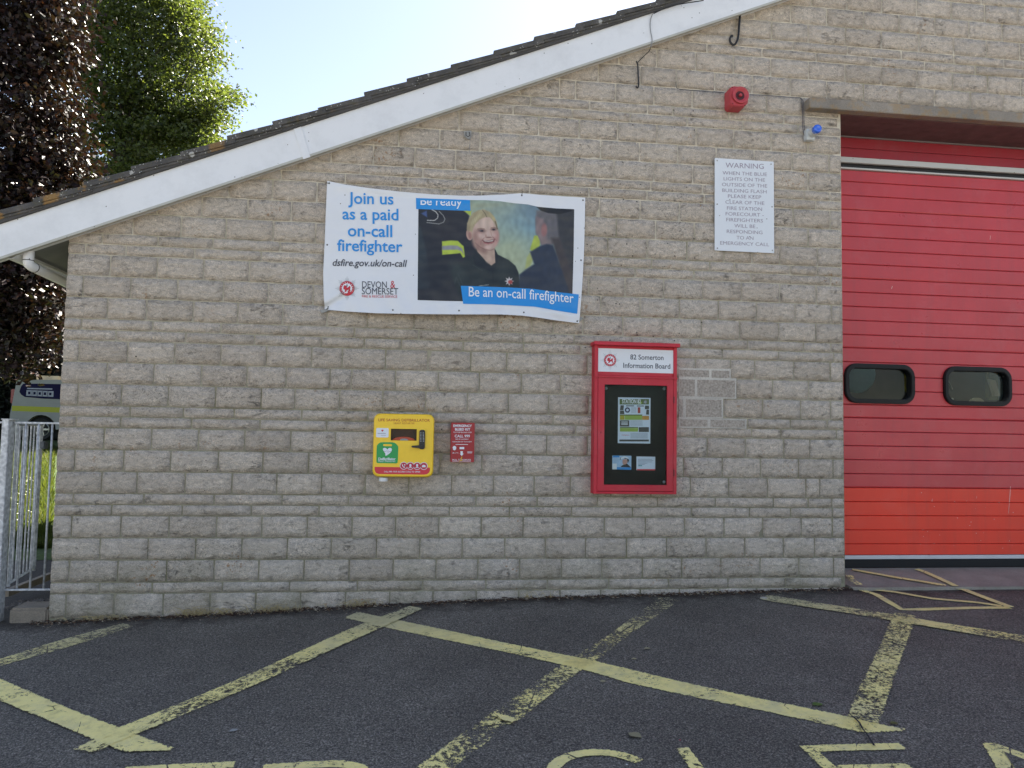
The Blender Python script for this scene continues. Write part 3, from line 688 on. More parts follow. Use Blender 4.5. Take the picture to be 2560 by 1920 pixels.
MB().box((XD0+.012, YD-.045, dz(410)), (XD1-.012, YD-.013, dz(398)+.004)).build('rail', ALU, door, bevel=.003)
MB().box((XD0+.012, YD-.008, dz(419)), (XD1-.012, YD+.02, dz(410)-.002)).build('gap_seal', flat('rubber_black', (22, 22, 26), .6), door)
MB().box((XD0+.012, YD-.02, dz(424)+.001), (XD1-.012, YD+.02, dz(419)-.001)).build('rail', ALU, door, bevel=.002, seg=1)
MB().box((XD0+.012, YD-.006, dz(1398)), (XD1-.012, YD+.03, dz(1388)-.001)).build('bottom_rail', m_white('scuffed_aluminium', (.6, .61, .62), .3, .8), door, bevel=.002, seg=1)
MB().prism([(XD0+.012, .074), (XD1-.012, .074), (XD1-.012, dz(1398)-.002), (XD0+.012, dz(1398)-.002)], YD-.012, YD+.03).build('rubber_seal', flat('rubber_seal', (20, 23, 28), .5, spec=.3), door, bevel=.006)
# cut window holes in the core board
me = door.data; bm = bmesh.new()
cb = MB(); xs_ = [XD0+.01]
a = XD0+.01
for w_ in WINS: cb.box((a, YD+.022, .05), (w_[0]+hole_in, YD+.04, 3.74)); cb.box((w_[0]+hole_in, YD+.022, .05), (w_[1]-hole_in, YD+.04, w_[2]+hole_in)); cb.box((w_[0]+hole_in, YD+.022, w_[3]-hole_in), (w_[1]-hole_in, YD+.04, 3.74)); a = w_[1]-hole_in
cb.box((a, YD+.022, .05), (XD1-.01, YD+.04, 3.74)); nm = cb.mesh('door'); nm.materials.append(me.materials[0]); door.data = nm
RUB = flat('black_window_rubber', (13, 14, 17), .5, spec=.3); PANE = m_glass('clear_acrylic', alpha=.0, k=.22)
for w_ in WINS:
    fr = MB(); o1 = rrect(w_[0], w_[1], w_[2], w_[3], .105, 8); t_ = .038
    i1 = rrect(w_[0]+t_, w_[1]-t_, w_[2]+t_, w_[3]-t_, .07, 8)
    ring_prism(fr, o1, i1, YD-.028, YD+.045); f_ = fr.build('window', RUB, door, bevel=.006, seg=2)
    MB().prism(i1, YD+.018, YD+.022).build('pane', PANE, door)
# scratches on the door
sc = MB()
for (u0, v0, u1, v1, wd) in ((2526.5, 1216, 2523.5, 1255, .004), (2523.5, 1256, 2521, 1284, .0025), (2331, 1247, 2330, 1254, .003), (2231, 715, 2229, 722, .004), (2442, 1240, 2441, 1246, .002), (2476, 589, 2475, 599, .003)):
    a, b = P(u0, v0, YD-.0016), P(u1, v1, YD-.0016); sc.add([a+Vector((-wd/2, 0, 0)), a+Vector((wd/2, 0, 0)), b+Vector((wd/2, 0, 0)), b+Vector((-wd/2, 0, 0))], [(0, 1, 2, 3)])
for _ in range(26):
    p = P(rnd.uniform(2300, 2550), rnd.uniform(1230, 1385), YD-.0016); q = rnd.uniform(.001, .0035); sc.add([p+Vector((-q, 0, -q)), p+Vector((q, 0, -q*.6)), p+Vector((q, 0, q)), p+Vector((-q, 0, q*.8))], [(0, 1, 2, 3)])
tag(sc.build('paint_chips', flat('bare_primer', (235, 205, 195), .6), door), kind='stuff')

# roof: bargeboard, cover strip, verge tiles, covering
bb = MB(); xe = -.62
bb.prism([(xe, line_b(xe)), (4.6, line_b(4.6)), (4.6, line_t(4.6)), (xe, line_t(xe))], -.083, -.066)
bb.prism([(xe, line_b(xe)), (7.5, line_b(7.5)), (7.5, line_b(7.5)+.022), (xe, line_b(xe)+.022)], -.065, -.0)  # underside return
bb2 = MB().prism([(4.6, line_b(4.6)), (7.5, line_b(7.5)), (16.1, line_b(16.1)), (16.1, line_t(16.1)), (7.5, line_t(7.5)), (4.6, line_t(4.6))], -.083, -.066)
bb2.prism([(7.5, line_b(7.5)), (16.1, line_b(16.1)), (16.1, line_b(16.1)+.022), (7.5, line_b(7.5)+.022)], -.065, 0)
barge = bb.build('bargeboard', WHITE, st); bb2.build('bargeboard', WHITE, st)
# moulded lower lip of the board
lipm = MB()
for (a, b) in ((xe, 7.5), (7.5, 16.1)):
    lipm.prism([(a, line_b(a)-.012), (b, line_b(b)-.012), (b, line_b(b)+.006), (a, line_b(a)+.006)], -.0865, -.060)
lipm.build('board_lip', m_white('aged_upvc_edge', (.45, .45, .40), .5, .6), barge)
cs = MB(); 
xa = P(733, 328, -.09).x; xb = P(752, 320, -.09).x; xc = P(776, 393, -.09).x; xd = P(758, 399, -.09).x
cs.prism([(xd, line_b(xd)-.016), (xc, line_b(xc)-.016), (xb, line_t(xb)-.002), (xa, line_t(xa)-.002)], -.090, -.0835)
cs.build('cover_strip', WHITE, barge, bevel=.001, seg=1)
roof = MB()
for a, b, y0, y1 in ((-.36, 7.5, .2, 12.2), (7.5, 8.2, .2, 12.2), (8.2, 11, .2, 1.0), (8.2, 11, 6.0, 12.2), (11, 15.36, .2, 12.2)):  # gap in the right slope, added to let light into the bay
    roof.prism([(a, line_t(a)+.0), (b, line_t(b)+.0), (b, line_t(b)+.03), (a, line_t(a)+.03)], y0, y1)
rf = roof.build('roof', TILE, st)
# mortar / undercloak bedding along the verge
MB().prism([(-.6, line_t(-.6)-.006), (7.5, line_t(7.5)-.006), (7.5, line_t(7.5)+.022), (-.6, line_t(-.6)+.022)], -.100, .21).build('verge_bedding', m_concrete('verge_mortar', (.09, .085, .08)), rf)
MB().prism([(7.5, line_t(7.5)-.006), (16.1, line_t(16.1)-.006), (16.1, line_t(16.1)+.022), (7.5, line_t(7.5)+.022)], -.100, .21).build('verge_bedding', TILE, rf)
step_u = [(570, 345), (683, 303), (799, 265), (912.6, 231), (1019.6, 195), (1130, 160), (1238, 124), (1341.6, 90), (1444, 58), (1546.8, 23)]
sx_ = [P(u, v, -.11).x for u, v in step_u]; dx = (sx_[-1]-sx_[0])/(len(sx_)-1); sxs = list(sx_)
while sxs[0] > -.36: sxs.insert(0, sxs[0]-dx)
while sxs[-1] < 7.2: sxs.append(sxs[-1]+dx)
for i, s0 in enumerate(sxs):
    jx = rnd.uniform(-.008, .008); s1 = s0+dx+.055; th = .036+rnd.uniform(-.002, .004)
    z0_, z1_ = line_t(s0)+.046+rnd.uniform(-.003, .004), line_t(s1)+.020
    if s1 > 7.5: s1 = 7.5; z1_ = line_t(7.5)+.03
    t_ = MB().prism([(s0+jx, z0_), (s1, z1_), (s1-.01, z1_+th), (s0+jx-.012, z0_+th)], -.112+rnd.uniform(-.004, .004), .165)
    t_.prism([(s0+jx+.004, z0_-.020), (s1, z1_-.016), (s1, z1_), (s0+jx+.004, z0_)], -.106, .15)
    t_.build('roof_tile', TILE, rf, bevel=.003, seg=1)
cov = MB()
for i, s0 in enumerate(sxs):
    s1 = s0+dx+.055
    if s1 > 7.5: continue
    for k in range(40):
        y0 = .17+k*.30; cov.prism([(s0, line_t(s0)+.046), (s1, line_t(s1)+.02), (s1, line_t(s1)+.054), (s0, line_t(s0)+.08)], y0+.002, y0+.297)
        if 3.8 < s0 < 7.0 and .8 < y0 < 6.1: continue
        cov.prism([(15-s0, line_t(s0)+.046), (15-s1, line_t(s1)+.02), (15-s1, line_t(s1)+.054), (15-s0, line_t(s0)+.08)], y0+.002-.33*(k == 0), y0+.297)
tag(cov.build('roof_tiles', TILE, rf), kind='stuff')
MB().prism([(-.285, line_b(-.285)+.0), (0., line_b(0.)+.0), (0., line_b(0)+.012), (-.285, line_b(-.285)+.012)], -.0, 12).build('eaves_soffit', m_white('shade_toned_soffit', (.15, .155, .155), .5, .4), st)  # soffit board darkened in colour to carry the eaves' shade
fx = P(50.6, 631.6, -.06).x
MB().box((fx-.012, -.0, P(50.6, 631.6, -.06).z-.016), (fx+.004, 12, line_t(fx)-.02)).build('fascia', m_white('fascia_white', (.55, .56, .57), .4, .3), st)
gut = MB()
gx = fx-.075; gzz = line_b(fx)+.01
prof = [(gx+.056*math.cos(a), gzz+.056*math.sin(a)) for a in [PI+PI*i/10 for i in range(11)]]+[(gx+.052*math.cos(a), gzz+.052*math.sin(a)) for a in [2*PI-PI*i/10 for i in range(11)]]
gut.prism(prof, -.05, 12); gut.build('gutter', WHITE, st)
# white bend and pipe under the fascia
pp = [P(70, 640, .02), P(72, 652, .02), P(78, 664, .04), P(90, 673, .08)]
q0 = pp[-1]; 
pipe = MB(); a = P(72, 636, .0); b = P(71, 652, .0); c = P(79, 666, .03); r_ = .034
end = Vector((c.x-.0, 3.0, c.z-.10)); pipe.tube([a+Vector((0, 0, .06)), a, b, b*.45+c*.55+Vector((-.006, -.004, -.004)), c, c+(end-c)*.08, end], [r_]*7, 16)
pipe.build('waste_pipe', WHITE, st, smooth=True)
col_ = MB(); col_.tube([b+Vector((0, 0, .004)), b+Vector((0, 0, -.001))], r_*1.07, 18); d_ = (end-c).normalized(); col_.tube([c+d_*.03, c+d_*.036], r_*1.07, 18); col_.build('pipe_seal', BLACK, st)

sk_ = NT('added_rooflight_sheet'); tl_ = sk_.n('BsdfTranslucent'); tl_.inputs[0].default_value = (.6, .62, .6, 1); sk_.l(tl_.outputs[0], sk_.o.inputs[0]); ADDED_SKYL = sk_.m
MB().prism([(8.15, line_t(8.15)+.035), (11.05, line_t(11.05)+.035), (11.05, line_t(11.05)+.045), (8.15, line_t(8.15)+.045)], .95, 6.05).build('added_rooflight', ADDED_SKYL, rf)  # unseen translucent sheet over the roof gap, added to light the bay
# bay interior seen through the door windows
inn = MB()
inn.box((XD0-.3, .45, -.02), (XD1+.5, 11.6, .02)); inn.build('bay_floor', flat('bay_floor', (110, 105, 100), .6), st)
MB().box((5.1, .46, 0), (5.2, 11.6, 4.2)).build('bay_side_wall', flat('bay_blockwork', (150, 146, 138), .9), st)
# ------------------------------------------------------------------ banner
def edge_tab(pts): return pts
TOPE = [(818, 452), (860, 461), (920, 470), (1000, 479), (1080, 486), (1150, 489), (1200, 489), (1250, 487), (1305, 483), (1360, 488), (1410, 491), (1463, 494)]
BOTE = [(812, 774), (870, 779), (940, 783), (1040, 785), (1150, 786), (1250, 786), (1305, 789), (1345, 794), (1390, 801), (1448, 808)]
LEFE = [(818, 452), (815, 520), (812, 600), (808, 680), (809, 735), (812, 774)]
RIGE = [(1463, 494), (1462, 560), (1460, 630), (1457, 690), (1453, 750), (1448, 808)]
def along(tab, t, vert):
    k = 1 if vert else 0; a, b = tab[0][k], tab[-1][k]; q = a+(b-a)*t
    return (float(np.interp(q, [p[k] for p in tab], [p[1-k] for p in tab])), q) if vert else (q, float(np.interp(q, [p[0] for p in tab], [p[1] for p in tab])))
def b_uv(s, t):
    tp, bt = along(TOPE, s, 0), along(BOTE, s, 0); lf, rg = along(LEFE, t, 1), along(RIGE, t, 1)
    c00, c10, c01, c11 = TOPE[0], TOPE[-1], BOTE[0], BOTE[-1]
    return tuple((1-t)*tp[k]+t*bt[k]+(1-s)*lf[k]+s*rg[k]-((1-s)*(1-t)*c00[k]+s*(1-t)*c10[k]+(1-s)*t*c01[k]+s*t*c11[k]) for k in (0, 1))
def b_depth(u, v):
    s = min(1, max(0, (u-812)/646)); t = min(1, max(0, (v-455-s*38)/(322-s*8)))
    d = .022+.078*math.sin(PI*min(1, max(0, s*1.0)))**.7*t**1.6+.012*math.sin(PI*s)
    d += .010*math.exp(-((v-(462+.10*(u-818)))/9)**2)*math.exp(-((u-930)/120)**2)          # fold falling from the top left eyelet
    d += .011*math.exp(-((v-(508-.05*(u-1180)))/10)**2)*math.exp(-((u-1215)/90)**2)
    d += .010*math.exp(-((u-(1350+.25*(v-490)))/14)**2)*math.exp(-((v-500)/26)**2)
    # crease pulled from the lower left eyelet
    a = (u-816)*.86+(768-v)*.5; b = (u-816)*-.5+(768-v)*.86
    d += -.02*math.exp(-(b/7)**2)*math.exp(-(a/60)**2)+.009*math.exp(-((b-12)/7)**2)*math.exp(-(a/60)**2)
    d += .005*math.sin(u*.045+v*.013)*t + .004*math.sin(u*.11-v*.06)*max(0, t-.72)*3+.003*noise.noise(Vector((u*.03, v*.05, 1)))
    e = (u-1448)*-.8+(808-v)*.6; d += .010*math.exp(-((((u-1300)*.0)+(v-(760+.16*(u-1250))))/9)**2)*math.exp(-((u-1400)/60)**2)
    return d
def b_surf(off=0.): return lambda u, v: P(u, v, -b_depth(u, v)-off)
ban = thing('banner', 'large white recruitment banner with a smiling woman in dark uniform', 'banner', tuple(P(1130, 620, 0)))
NS, NT_ = 150, 76
mb = MB(); vs = [P(*b_uv(i/NS, j/NT_), -b_depth(*b_uv(i/NS, j/NT_))) for j in range(NT_+1) for i in range(NS+1)]
mb.add(vs, [(j*(NS+1)+i, j*(NS+1)+i+1, (j+1)*(NS+1)+i+1, (j+1)*(NS+1)+i) for j in range(NT_) for i in range(NS)])
BANM = m_white('banner_vinyl', (.74, .76, .79), .38, .12)
bo = mb.build('vinyl_sheet', BANM, ban, smooth=True)
BLUE = flat('sky_blue_print', (32, 140, 215), .4, var=.02); INK = flat('slate_ink', (62, 66, 78), .45, var=.02)
REDP = flat('badge_red_print', (192, 32, 50), .45, var=.02); GRYP = flat('badge_grey_print', (150, 155, 160), .5, var=.02); WHP = flat('white_print', (228, 232, 238), .45, var=.02)
def densify(px, step=14):
    out = []
    for i, a in enumerate(px):
        b = px[(i+1) % len(px)]; m = max(1, int(math.hypot(b[0]-a[0], b[1]-a[1])/step))
        out += [(a[0]+(b[0]-a[0])*k/m, a[1]+(b[1]-a[1])*k/m) for k in range(m)]
    return out
def uv_patch(mb, left, right, top, bot, surf, nx=60, ny=12, mi=0):
    """four boundary tables in photo points -> fine patch"""
    def A(tab, t): 
        k = np.cumsum([0]+[math.hypot(tab[i+1][0]-tab[i][0], tab[i+1][1]-tab[i][1]) for i in range(len(tab)-1)]); k = k/k[-1]
        return np.array([np.interp(t, k, [p[0] for p in tab]), np.interp(t, k, [p[1] for p in tab])])
    c = [np.array(x, float) for x in (top[0], top[-1], bot[0], bot[-1])]; vs = []
    for j in range(ny+1):
        t = j/ny
        for i in range(nx+1):
            s = i/nx; q = (1-t)*A(top, s)+t*A(bot, s)+(1-s)*A(left, t)+s*A(right, t)-((1-s)*(1-t)*c[0]+s*(1-t)*c[1]+(1-s)*t*c[2]+s*t*c[3])
            vs.append(surf(float(q[0]), float(q[1])))
    mb.add(vs, [(j*(nx+1)+i, j*(nx+1)+i+1, (j+1)*(nx+1)+i+1, (j+1)*(nx+1)+i) for j in range(ny) for i in range(nx)], mi)
# the printed picture: a fine mesh whose colour layer carries the print
def paint(X, Y):
    """picture colours (sRGB 0-255) in a 1980 x 1340 frame"""
    H = X.shape; img = np.zeros(H+(3,))
    def lay(mask, c):
        nonlocal img
        img = img*(1-mask[..., None])+np.array(c, float)*mask[..., None]
    def poly(pts, c, soft=6.):
        pts = np.array(pts, float); ins = np.zeros(H, bool); dmin = np.full(H, 1e9)
        n = len(pts)
        for i in range(n):
            x1, y1 = pts[i]; x2, y2 = pts[(i+1) % n]
            if y1 != y2:
                cnd = ((y1 > Y) != (y2 > Y)); xi = (x2-x1)*(Y-y1)/(y2-y1)+x1; ins ^= cnd & (X < xi)
            dx, dy = x2-x1, y2-y1; q = dx*dx+dy*dy+1e-9; t = np.clip(((X-x1)*dx+(Y-y1)*dy)/q, 0, 1)
            dmin = np.minimum(dmin, np.hypot(X-x1-dx*t, Y-y1-dy*t))
        sdf = np.where(ins, -dmin, dmin); lay(np.clip(.5-sdf/(2*soft), 0, 1), c)
    def ell(cx, cy, rx, ry, c, soft=.15, rot=0, a=1.):
        co, si = math.cos(rot), math.sin(rot); xx = (X-cx)*co+(Y-cy)*si; yy = -(X-cx)*si+(Y-cy)*co
        r = np.hypot(xx/rx, yy/ry); lay(np.clip((1-r)/soft+.5, 0, 1)*a, c)
    def line(pts, wd, c, a=1., soft=3.):
        dmin = np.full(H, 1e9)
        for (x1, y1), (x2, y2) in zip(pts, pts[1:]):
            dx, dy = x2-x1, y2-y1; q = dx*dx+dy*dy+1e-9; t = np.clip(((X-x1)*dx+(Y-y1)*dy)/q, 0, 1); dmin = np.minimum(dmin, np.hypot(X-x1-dx*t, Y-y1-dy*t))
        lay(np.clip((wd-dmin)/soft+.5, 0, 1)*a, c)
    img[:] = (176, 196, 166)
    ell(1420, 300, 420, 420, (120, 168, 196), 1.2, 0, .85); ell(1050, 150, 420, 260, (168, 182, 160), 1.2, 0, .6); ell(1200, 760, 300, 260, (196, 206, 158), 1.2, 0, .7)
    ell(1650, 150, 300, 200, (112, 140, 160), 1., 0, .8)
    # dark coats on the left
    poly([(40, 180), (640, 225), (700, 290), (690, 430), (740, 580), (800, 760), (800, 1400), (40, 1400)], (36, 38, 46), 10)
    ell(420, 450, 200, 200, (52, 48, 50), 1., 0, .7); poly([(40, 380), (110, 440), (170, 700), (220, 1060), (180, 1400), (40, 1400)], (48, 60, 66), 14)
    ell(300, 1000, 200, 180, (30, 34, 42), 1., 0, .8); poly([(110, 262), (180, 226), (184, 308)], (70, 96, 160), 8)
    line([(186, 345), (275, 347), (312, 318), (318, 280), (290, 240), (240, 214)], 5, (205, 205, 200)); line([(180, 372), (330, 390), (385, 368), (402, 330), (380, 285), (330, 235)], 5, (150, 152, 150))
    poly([(366, 602), (480, 590), (560, 596), (605, 640), (630, 660), (646, 790), (622, 802), (588, 745), (545, 752), (368, 766)], (206, 232, 62), 6)
    poly([(366, 660), (470, 650), (555, 655), (612, 690), (630, 760), (600, 720), (548, 704), (368, 708)], (158, 160, 164), 7)
    poly([(628, 228), (722, 228), (716, 290)], (200, 225, 70), 6)
    # uniform
    poly([(470, 965), (520, 905), (640, 830), (745, 775), (770, 690), (1015, 700), (1045, 762), (1180, 830), (1262, 900), (1300, 985), (1330, 1200), (1330, 1400), (600, 1400), (520, 1120)], (34, 44, 43), 6)
    ell(560, 980, 80, 150, (58, 70, 66), 1., -.5, .7); ell(1120, 960, 80, 120, (52, 62, 58), 1., .4, .6); ell(800, 1050, 90, 130, (46, 56, 52), 1., 0, .7)
    line([(520, 1120), (540, 1040), (590, 1150)], 7, (74, 84, 78), .5, 10); line([(560, 1000), (620, 1130)], 6, (74, 84, 78), .5, 10)
    poly([(60, 1400), (60, 1180), (300, 1180), (480, 1080), (620, 1340), (620, 1400)], (44, 44, 48), 20)
    # neck
    poly([(770, 640), (1005, 650), (1012, 780), (1018, 862), (966, 898), (900, 842), (800, 730)], (206, 172, 150), 5)
    ell(850, 700, 90, 40, (168, 128, 112), .9, .5, .8); ell(940, 790, 30, 90, (222, 190, 165), 1., .3, .6)
    # ear, face
    ell(700, 520, 38, 70, (206, 160, 142), .12, -.15); ell(706, 530, 18, 40, (176, 124, 110), .5, -.15, .8)
    poly([(735, 480), (752, 400), (800, 340), (880, 296), (950, 306), (1005, 370), (1040, 440), (1060, 520), (1056, 590), (1030, 650), (1000, 694), (950, 708), (890, 694), (830, 656), (770, 600), (742, 545)], (222, 184, 166), 5)
    ell(890, 380, 110, 70, (234, 204, 182), 1., -.1, .8); ell(800, 590, 60, 80, (200, 150, 136), 1., 0, .7); ell(1030, 560, 34, 90, (198, 140, 130), 1., .1, .8)
    ell(850, 545, 60, 34, (232, 196, 180), 1., .1, .8); ell(990, 530, 34, 26, (228, 190, 176), 1., 0, .7)
    # hair
    poly([(668, 462), (672, 380), (700, 310), (745, 255), (810, 222), (880, 214), (950, 246), (1005, 305), (1038, 390), (1048, 470), (1030, 440), (1000, 370), (955, 312), (905, 302), (862, 318), (815, 345), (770, 395), (748, 440), (735, 490), (700, 470)], (188, 172, 128), 7)
    ell(780, 320, 26, 120, (214, 202, 156), 1., .7, .8); ell(980, 300, 16, 70, (226, 206, 140), 1., -.6, .6); ell(700, 420, 20, 60, (168, 152, 112), 1., .2, .7)
    line([(862, 222), (890, 260), (912, 304)], 5, (120, 104, 80), .8, 8); line([(1016, 360), (1042, 450)], 6, (110, 90, 66), .8, 8)
    for k in range(5): line([(700+k*26, 440-k*18), (730+k*26, 330-k*16), (800+k*18, 250-k*4)], 2.5, (168, 146, 96), .5, 5)
    # features
    line([(800, 452), (840, 444), (884, 452)], 6, (150, 118, 96), .8, 6); line([(965, 436), (1000, 430), (1030, 440)], 5, (150, 118, 96), .8, 6)
    ell(830, 640, 80, 60, (176, 130, 116), 1., .6, .6); ell(770, 560, 34, 90, (188, 142, 126), 1., 0, .7); ell(846, 472, 50, 22, (150, 112, 102), .7, .05, .9); ell(850, 474, 22, 11, (48, 42, 50), .4); ell(840, 472, 6, 5, (230, 225, 220), .6, 0, .5)
    ell(994, 456, 38, 19, (150, 112, 102), .7, 0, .9); ell(996, 458, 17, 10, (48, 42, 50), .4)
    ell(820, 496, 50, 10, (196, 150, 138), 1., .1, .7)
    poly([(922, 470), (945, 468), (965, 540), (940, 556), (905, 552), (900, 528)], (230, 196, 178), 8)
    ell(934, 553, 36, 8, (150, 98, 90), .8, 0, .9); ell(902, 535, 10, 18, (196, 146, 132), 1., 0, .7); line([(960, 480), (972, 530)], 5, (196, 150, 136), .6, 8)
    line([(880, 560), (842, 600), (838, 640)], 5, (178, 122, 110), .8, 7); line([(985, 548), (1030, 590)], 5, (172, 116, 108), .8, 7)
    poly([(852, 584), (890, 590), (940, 588), (1014, 572), (1002, 610), (975, 630), (930, 636), (886, 624)], (132, 70, 68), 5)
    poly([(872, 590), (940, 594), (998, 581), (984, 600), (935, 607), (890, 603)], (226, 218, 208), 5)
    line([(880, 622), (930, 634), (985, 616)], 7, (206, 122, 118), .9, 5); ell(935, 672, 46, 16, (232, 196, 180), 1., 0, .8)
    line([(770, 620), (830, 672), (900, 704), (960, 712), (1010, 690)], 5, (150, 108, 96), .6, 9)
    # collar
    poly([(770, 700), (820, 790), (905, 862), (966, 905), (985, 975), (880, 940), (770, 890), (742, 800)], (24, 32, 38), 5); poly([(1015, 705), (1045, 765), (1050, 860), (1000, 960), (985, 975), (970, 905), (1018, 862)], (26, 34, 38), 5)
    line([(985, 975), (992, 1140)], 4, (20, 26, 28), .9, 5); line([(742, 890), (860, 960)], 3, (70, 82, 78), .7, 5)
    star = []
    for k in range(16):
        q = 58 if k % 2 == 0 else 30; star.append((1186+q*math.sin(k*PI/8), 1088-q*math.cos(k*PI/8)))
    poly(star, (226, 218, 216), 4); ell(1200, 1098, 28, 24, (190, 74, 66), .5)
    line([(815, 1146), (935, 1132)], 5, (190, 196, 190), .7, 3)
    # man with his back to us, out of focus
    poly([(1700, 200), (1990, 200), (1990, 1260), (1930, 1240), (1850, 980), (1740, 640)], (58, 58, 62), 16)
    poly([(1520, 230), (1620, 210), (1760, 230), (1800, 600), (1700, 650), (1580, 645), (1560, 590), (1512, 500), (1508, 340)], (112, 108, 112), 16)
    poly([(1514, 300), (1600, 330), (1650, 480), (1640, 640), (1580, 645), (1556, 590), (1510, 480)], (150, 128, 128), 16)
    ell(1612, 462, 36, 78, (172, 116, 112), .5, .05); ell(1650, 610, 60, 28, (150, 130, 128), .9, 0, .7)
    poly([(1520, 180), (1970, 205), (1940, 236), (1800, 270), (1660, 256), (1570, 226)], (18, 18, 22), 6)
    poly([(1700, 560), (1800, 560), (1960, 1000), (1960, 1260), (1900, 1240), (1820, 1000)], (74, 64, 64), 22)
    poly([(1492, 532), (1530, 532), (1560, 600), (1560, 660), (1470, 730), (1440, 700)], (196, 216, 70), 8); poly([(1440, 740), (1480, 820), (1440, 900), (1380, 940), (1400, 800)], (186, 196, 110), 12)
    poly([(1560, 660), (1640, 634), (1720, 650), (1790, 840), (1930, 1250), (1700, 1250), (1310, 1190), (1308, 1010), (1390, 945), (1490, 880), (1440, 730)], (44, 56, 78), 12)
    ell(1500, 1080, 160, 90, (38, 48, 68), 1., 0, .6)
    g = np.array([[noise.noise(Vector((x*.02, y*.014, 3))) for x, y in zip(X.ravel(), Y.ravel())]]).reshape(H); img = img*(1+.10*g[..., None])
    lum = img.mean(-1, keepdims=True); img = (img*.86+lum*.14)*.93
    return img
photo = MB(); nx_, ny_ = 330, 205
PTOP = [(1046, 521), (1110, 524), (1176, 500), (1216, 501), (1250, 503), (1285, 508), (1320, 511), (1345, 517), (1390, 521), (1435.6, 523)]
PTOP = [(1046, 521), (1100, 512), (1176, 500), (1216, 500.5), (1250, 503), (1285, 508), (1320, 511), (1345, 517), (1390, 521), (1435.6, 523)]
PBOT = [(1044, 750), (1100, 752), (1156, 753), (1250, 750), (1340, 742), (1431, 736)]
uv_patch(photo, [PTOP[0], (1045, 640), PBOT[0]], [PTOP[-1], (1434, 630), PBOT[-1]], PTOP, PBOT, lambda u, v: Vector((u, v, 0)), nx_, ny_)
U = np.array([q[0] for q in photo.v]); V = np.array([q[1] for q in photo.v])
rgb = paint((U-1030)*4.88, (V-480)*4.88)
bs = b_surf(.0015); photo.v = [tuple(bs(u, v)) for u, v in zip(U, V)]
pm = NT('printed_photograph'); va = pm.n('VertexColor', layer_name='print'); pm.set(Base_Color=va.outputs[0], Roughness=.4)
me = photo.mesh('photo_print'); ca = me.color_attributes.new('print', 'FLOAT_COLOR', 'POINT')
q = rgb/255.; q = np.where(q <= .04045, q/12.92, ((q+.055)/1.055)**2.4)*.85
ca.data.foreach_set('color', np.concatenate([q, np.ones((len(q), 1))], 1).astype(np.float32).ravel())
po = link('photo_print', me, pm.m, ban, True); po.matrix_parent_inverse = ban.matrix_world.inverted()
sb = MB(); s_ = b_surf(.003)
uv_patch(sb, [(1040, 495), (1040.5, 522.5)], [(1175, 500), (1176, 527)], [(1040, 494.5), (1100, 497), (1175, 500)], [(1040.5, 522.5), (1110, 525), (1176, 527)], s_, 20, 5); sb.build('blue_strip', BLUE, ban, smooth=True); sb = MB()
uv_patch(sb, [(1152, 714.5), (1158, 759.5)], [(1447, 736), (1443, 784.5)], [(1152, 714.5), (1200, 716), (1270, 718.5), (1330, 722), (1390, 730), (1447, 736)], [(1158, 759.5), (1230, 761), (1300, 764.5), (1340, 767), (1390, 776), (1443, 784.5)], s_, 50, 8)
sb.build('blue_strip', BLUE, ban, smooth=True)
s_ = b_surf(.0035)
words_px([(t_, c_, w_, .014, 0, .02) for t_, c_, w_ in (('Join us', (927, 500.5), 113), ('as a paid', (926, 540), 140), ('on-call', (925, 577), 111), ('firefighter', (924.5, 619), 163))], BLUE, ban, s_)
words_px([('dsfire.gov.uk/on-call', (923.5, 660), 184, .012, .2, .013, 1.05), ('DEVON', (936, 711.5), 62, .0, 0, .01, 1.25), ('SOMERSET', (950, 728), 91, .0, 0, .01, 1.2)], INK, ban, s_)
words_px([('&', (982, 711), 12, 0, 0, 0, 1.3), ('FIRE & RESCUE SERVICE', (949, 741), 88, 0, 0, .01)], REDP, ban, s_)
s_ = b_surf(.005)
lt = MB(); 
def strip_surf(u, v):   # the strip's words follow the sag of the vinyl
    return b_surf(.005)(u, v+.000155*(u-1170)**2)
text_px(lt, 'Be an on-call firefighter', (1303, 735.5), 262, strip_surf, .006, 0, .022, 1.25)
vs0, fs0 = text_mesh('Be ready', .008)       # its upper part is folded out of sight
k0 = len(vs0); x0, x1 = vs0[:, 0].min(), vs0[:, 0].max(); s1 = 103/(x1-x0)
bm = bmesh.new(); vv = [bm.verts.new((x, y, 0)) for x, y in vs0]
for f in fs0:
    try: bm.faces.new([vv[i] for i in f])
    except ValueError: pass
bmesh.ops.bisect_plane(bm, geom=bm.verts[:]+bm.edges[:]+bm.faces[:], plane_co=(0, .36, 0), plane_no=(0, 1, 0), clear_outer=True)
bm.verts.ensure_lookup_table(); idx = {v: i for i, v in enumerate(bm.verts)}
lt.add([s_(1051.5+(v.co.x-x0)*s1, 512-(v.co.y*s1*1.05)+.03*(v.co.x-x0)*s1) for v in bm.verts], [tuple(idx[v] for v in f.verts) for f in bm.faces]); bm.free()
lt.build('lettering', WHP, ban)
em = MB(); emblem(em, (867.5, 721), 30, b_surf(.0035), 0, 1, 2, 3); em.build('badge', [GRYP, REDP, WHP, INK], ban)
EYE = [(823, 458), (818, 612), (821, 767), (982, 775), (1147.5, 776.5), (1309.5, 781), (1443, 803), (1452.5, 650.5), (1457.5, 500.5), (1304.5, 488.5)]
for u, v in EYE:
    c = P(u, v, -b_depth(u, v)-.001); e = MB(); e.lathe(c, [(0, .0065), (.001, .0062), (.001, .0036), (.0002, .0034)], n=14); e.build('eyelet', flat('brass_eyelet', (120, 120, 118), .35, .8), ban)
    MB().lathe(c+Vector((0, -.0006, 0)), [(0, .0036), (.0004, .0034)], n=10).build('eyelet_hole', DARK, ban)
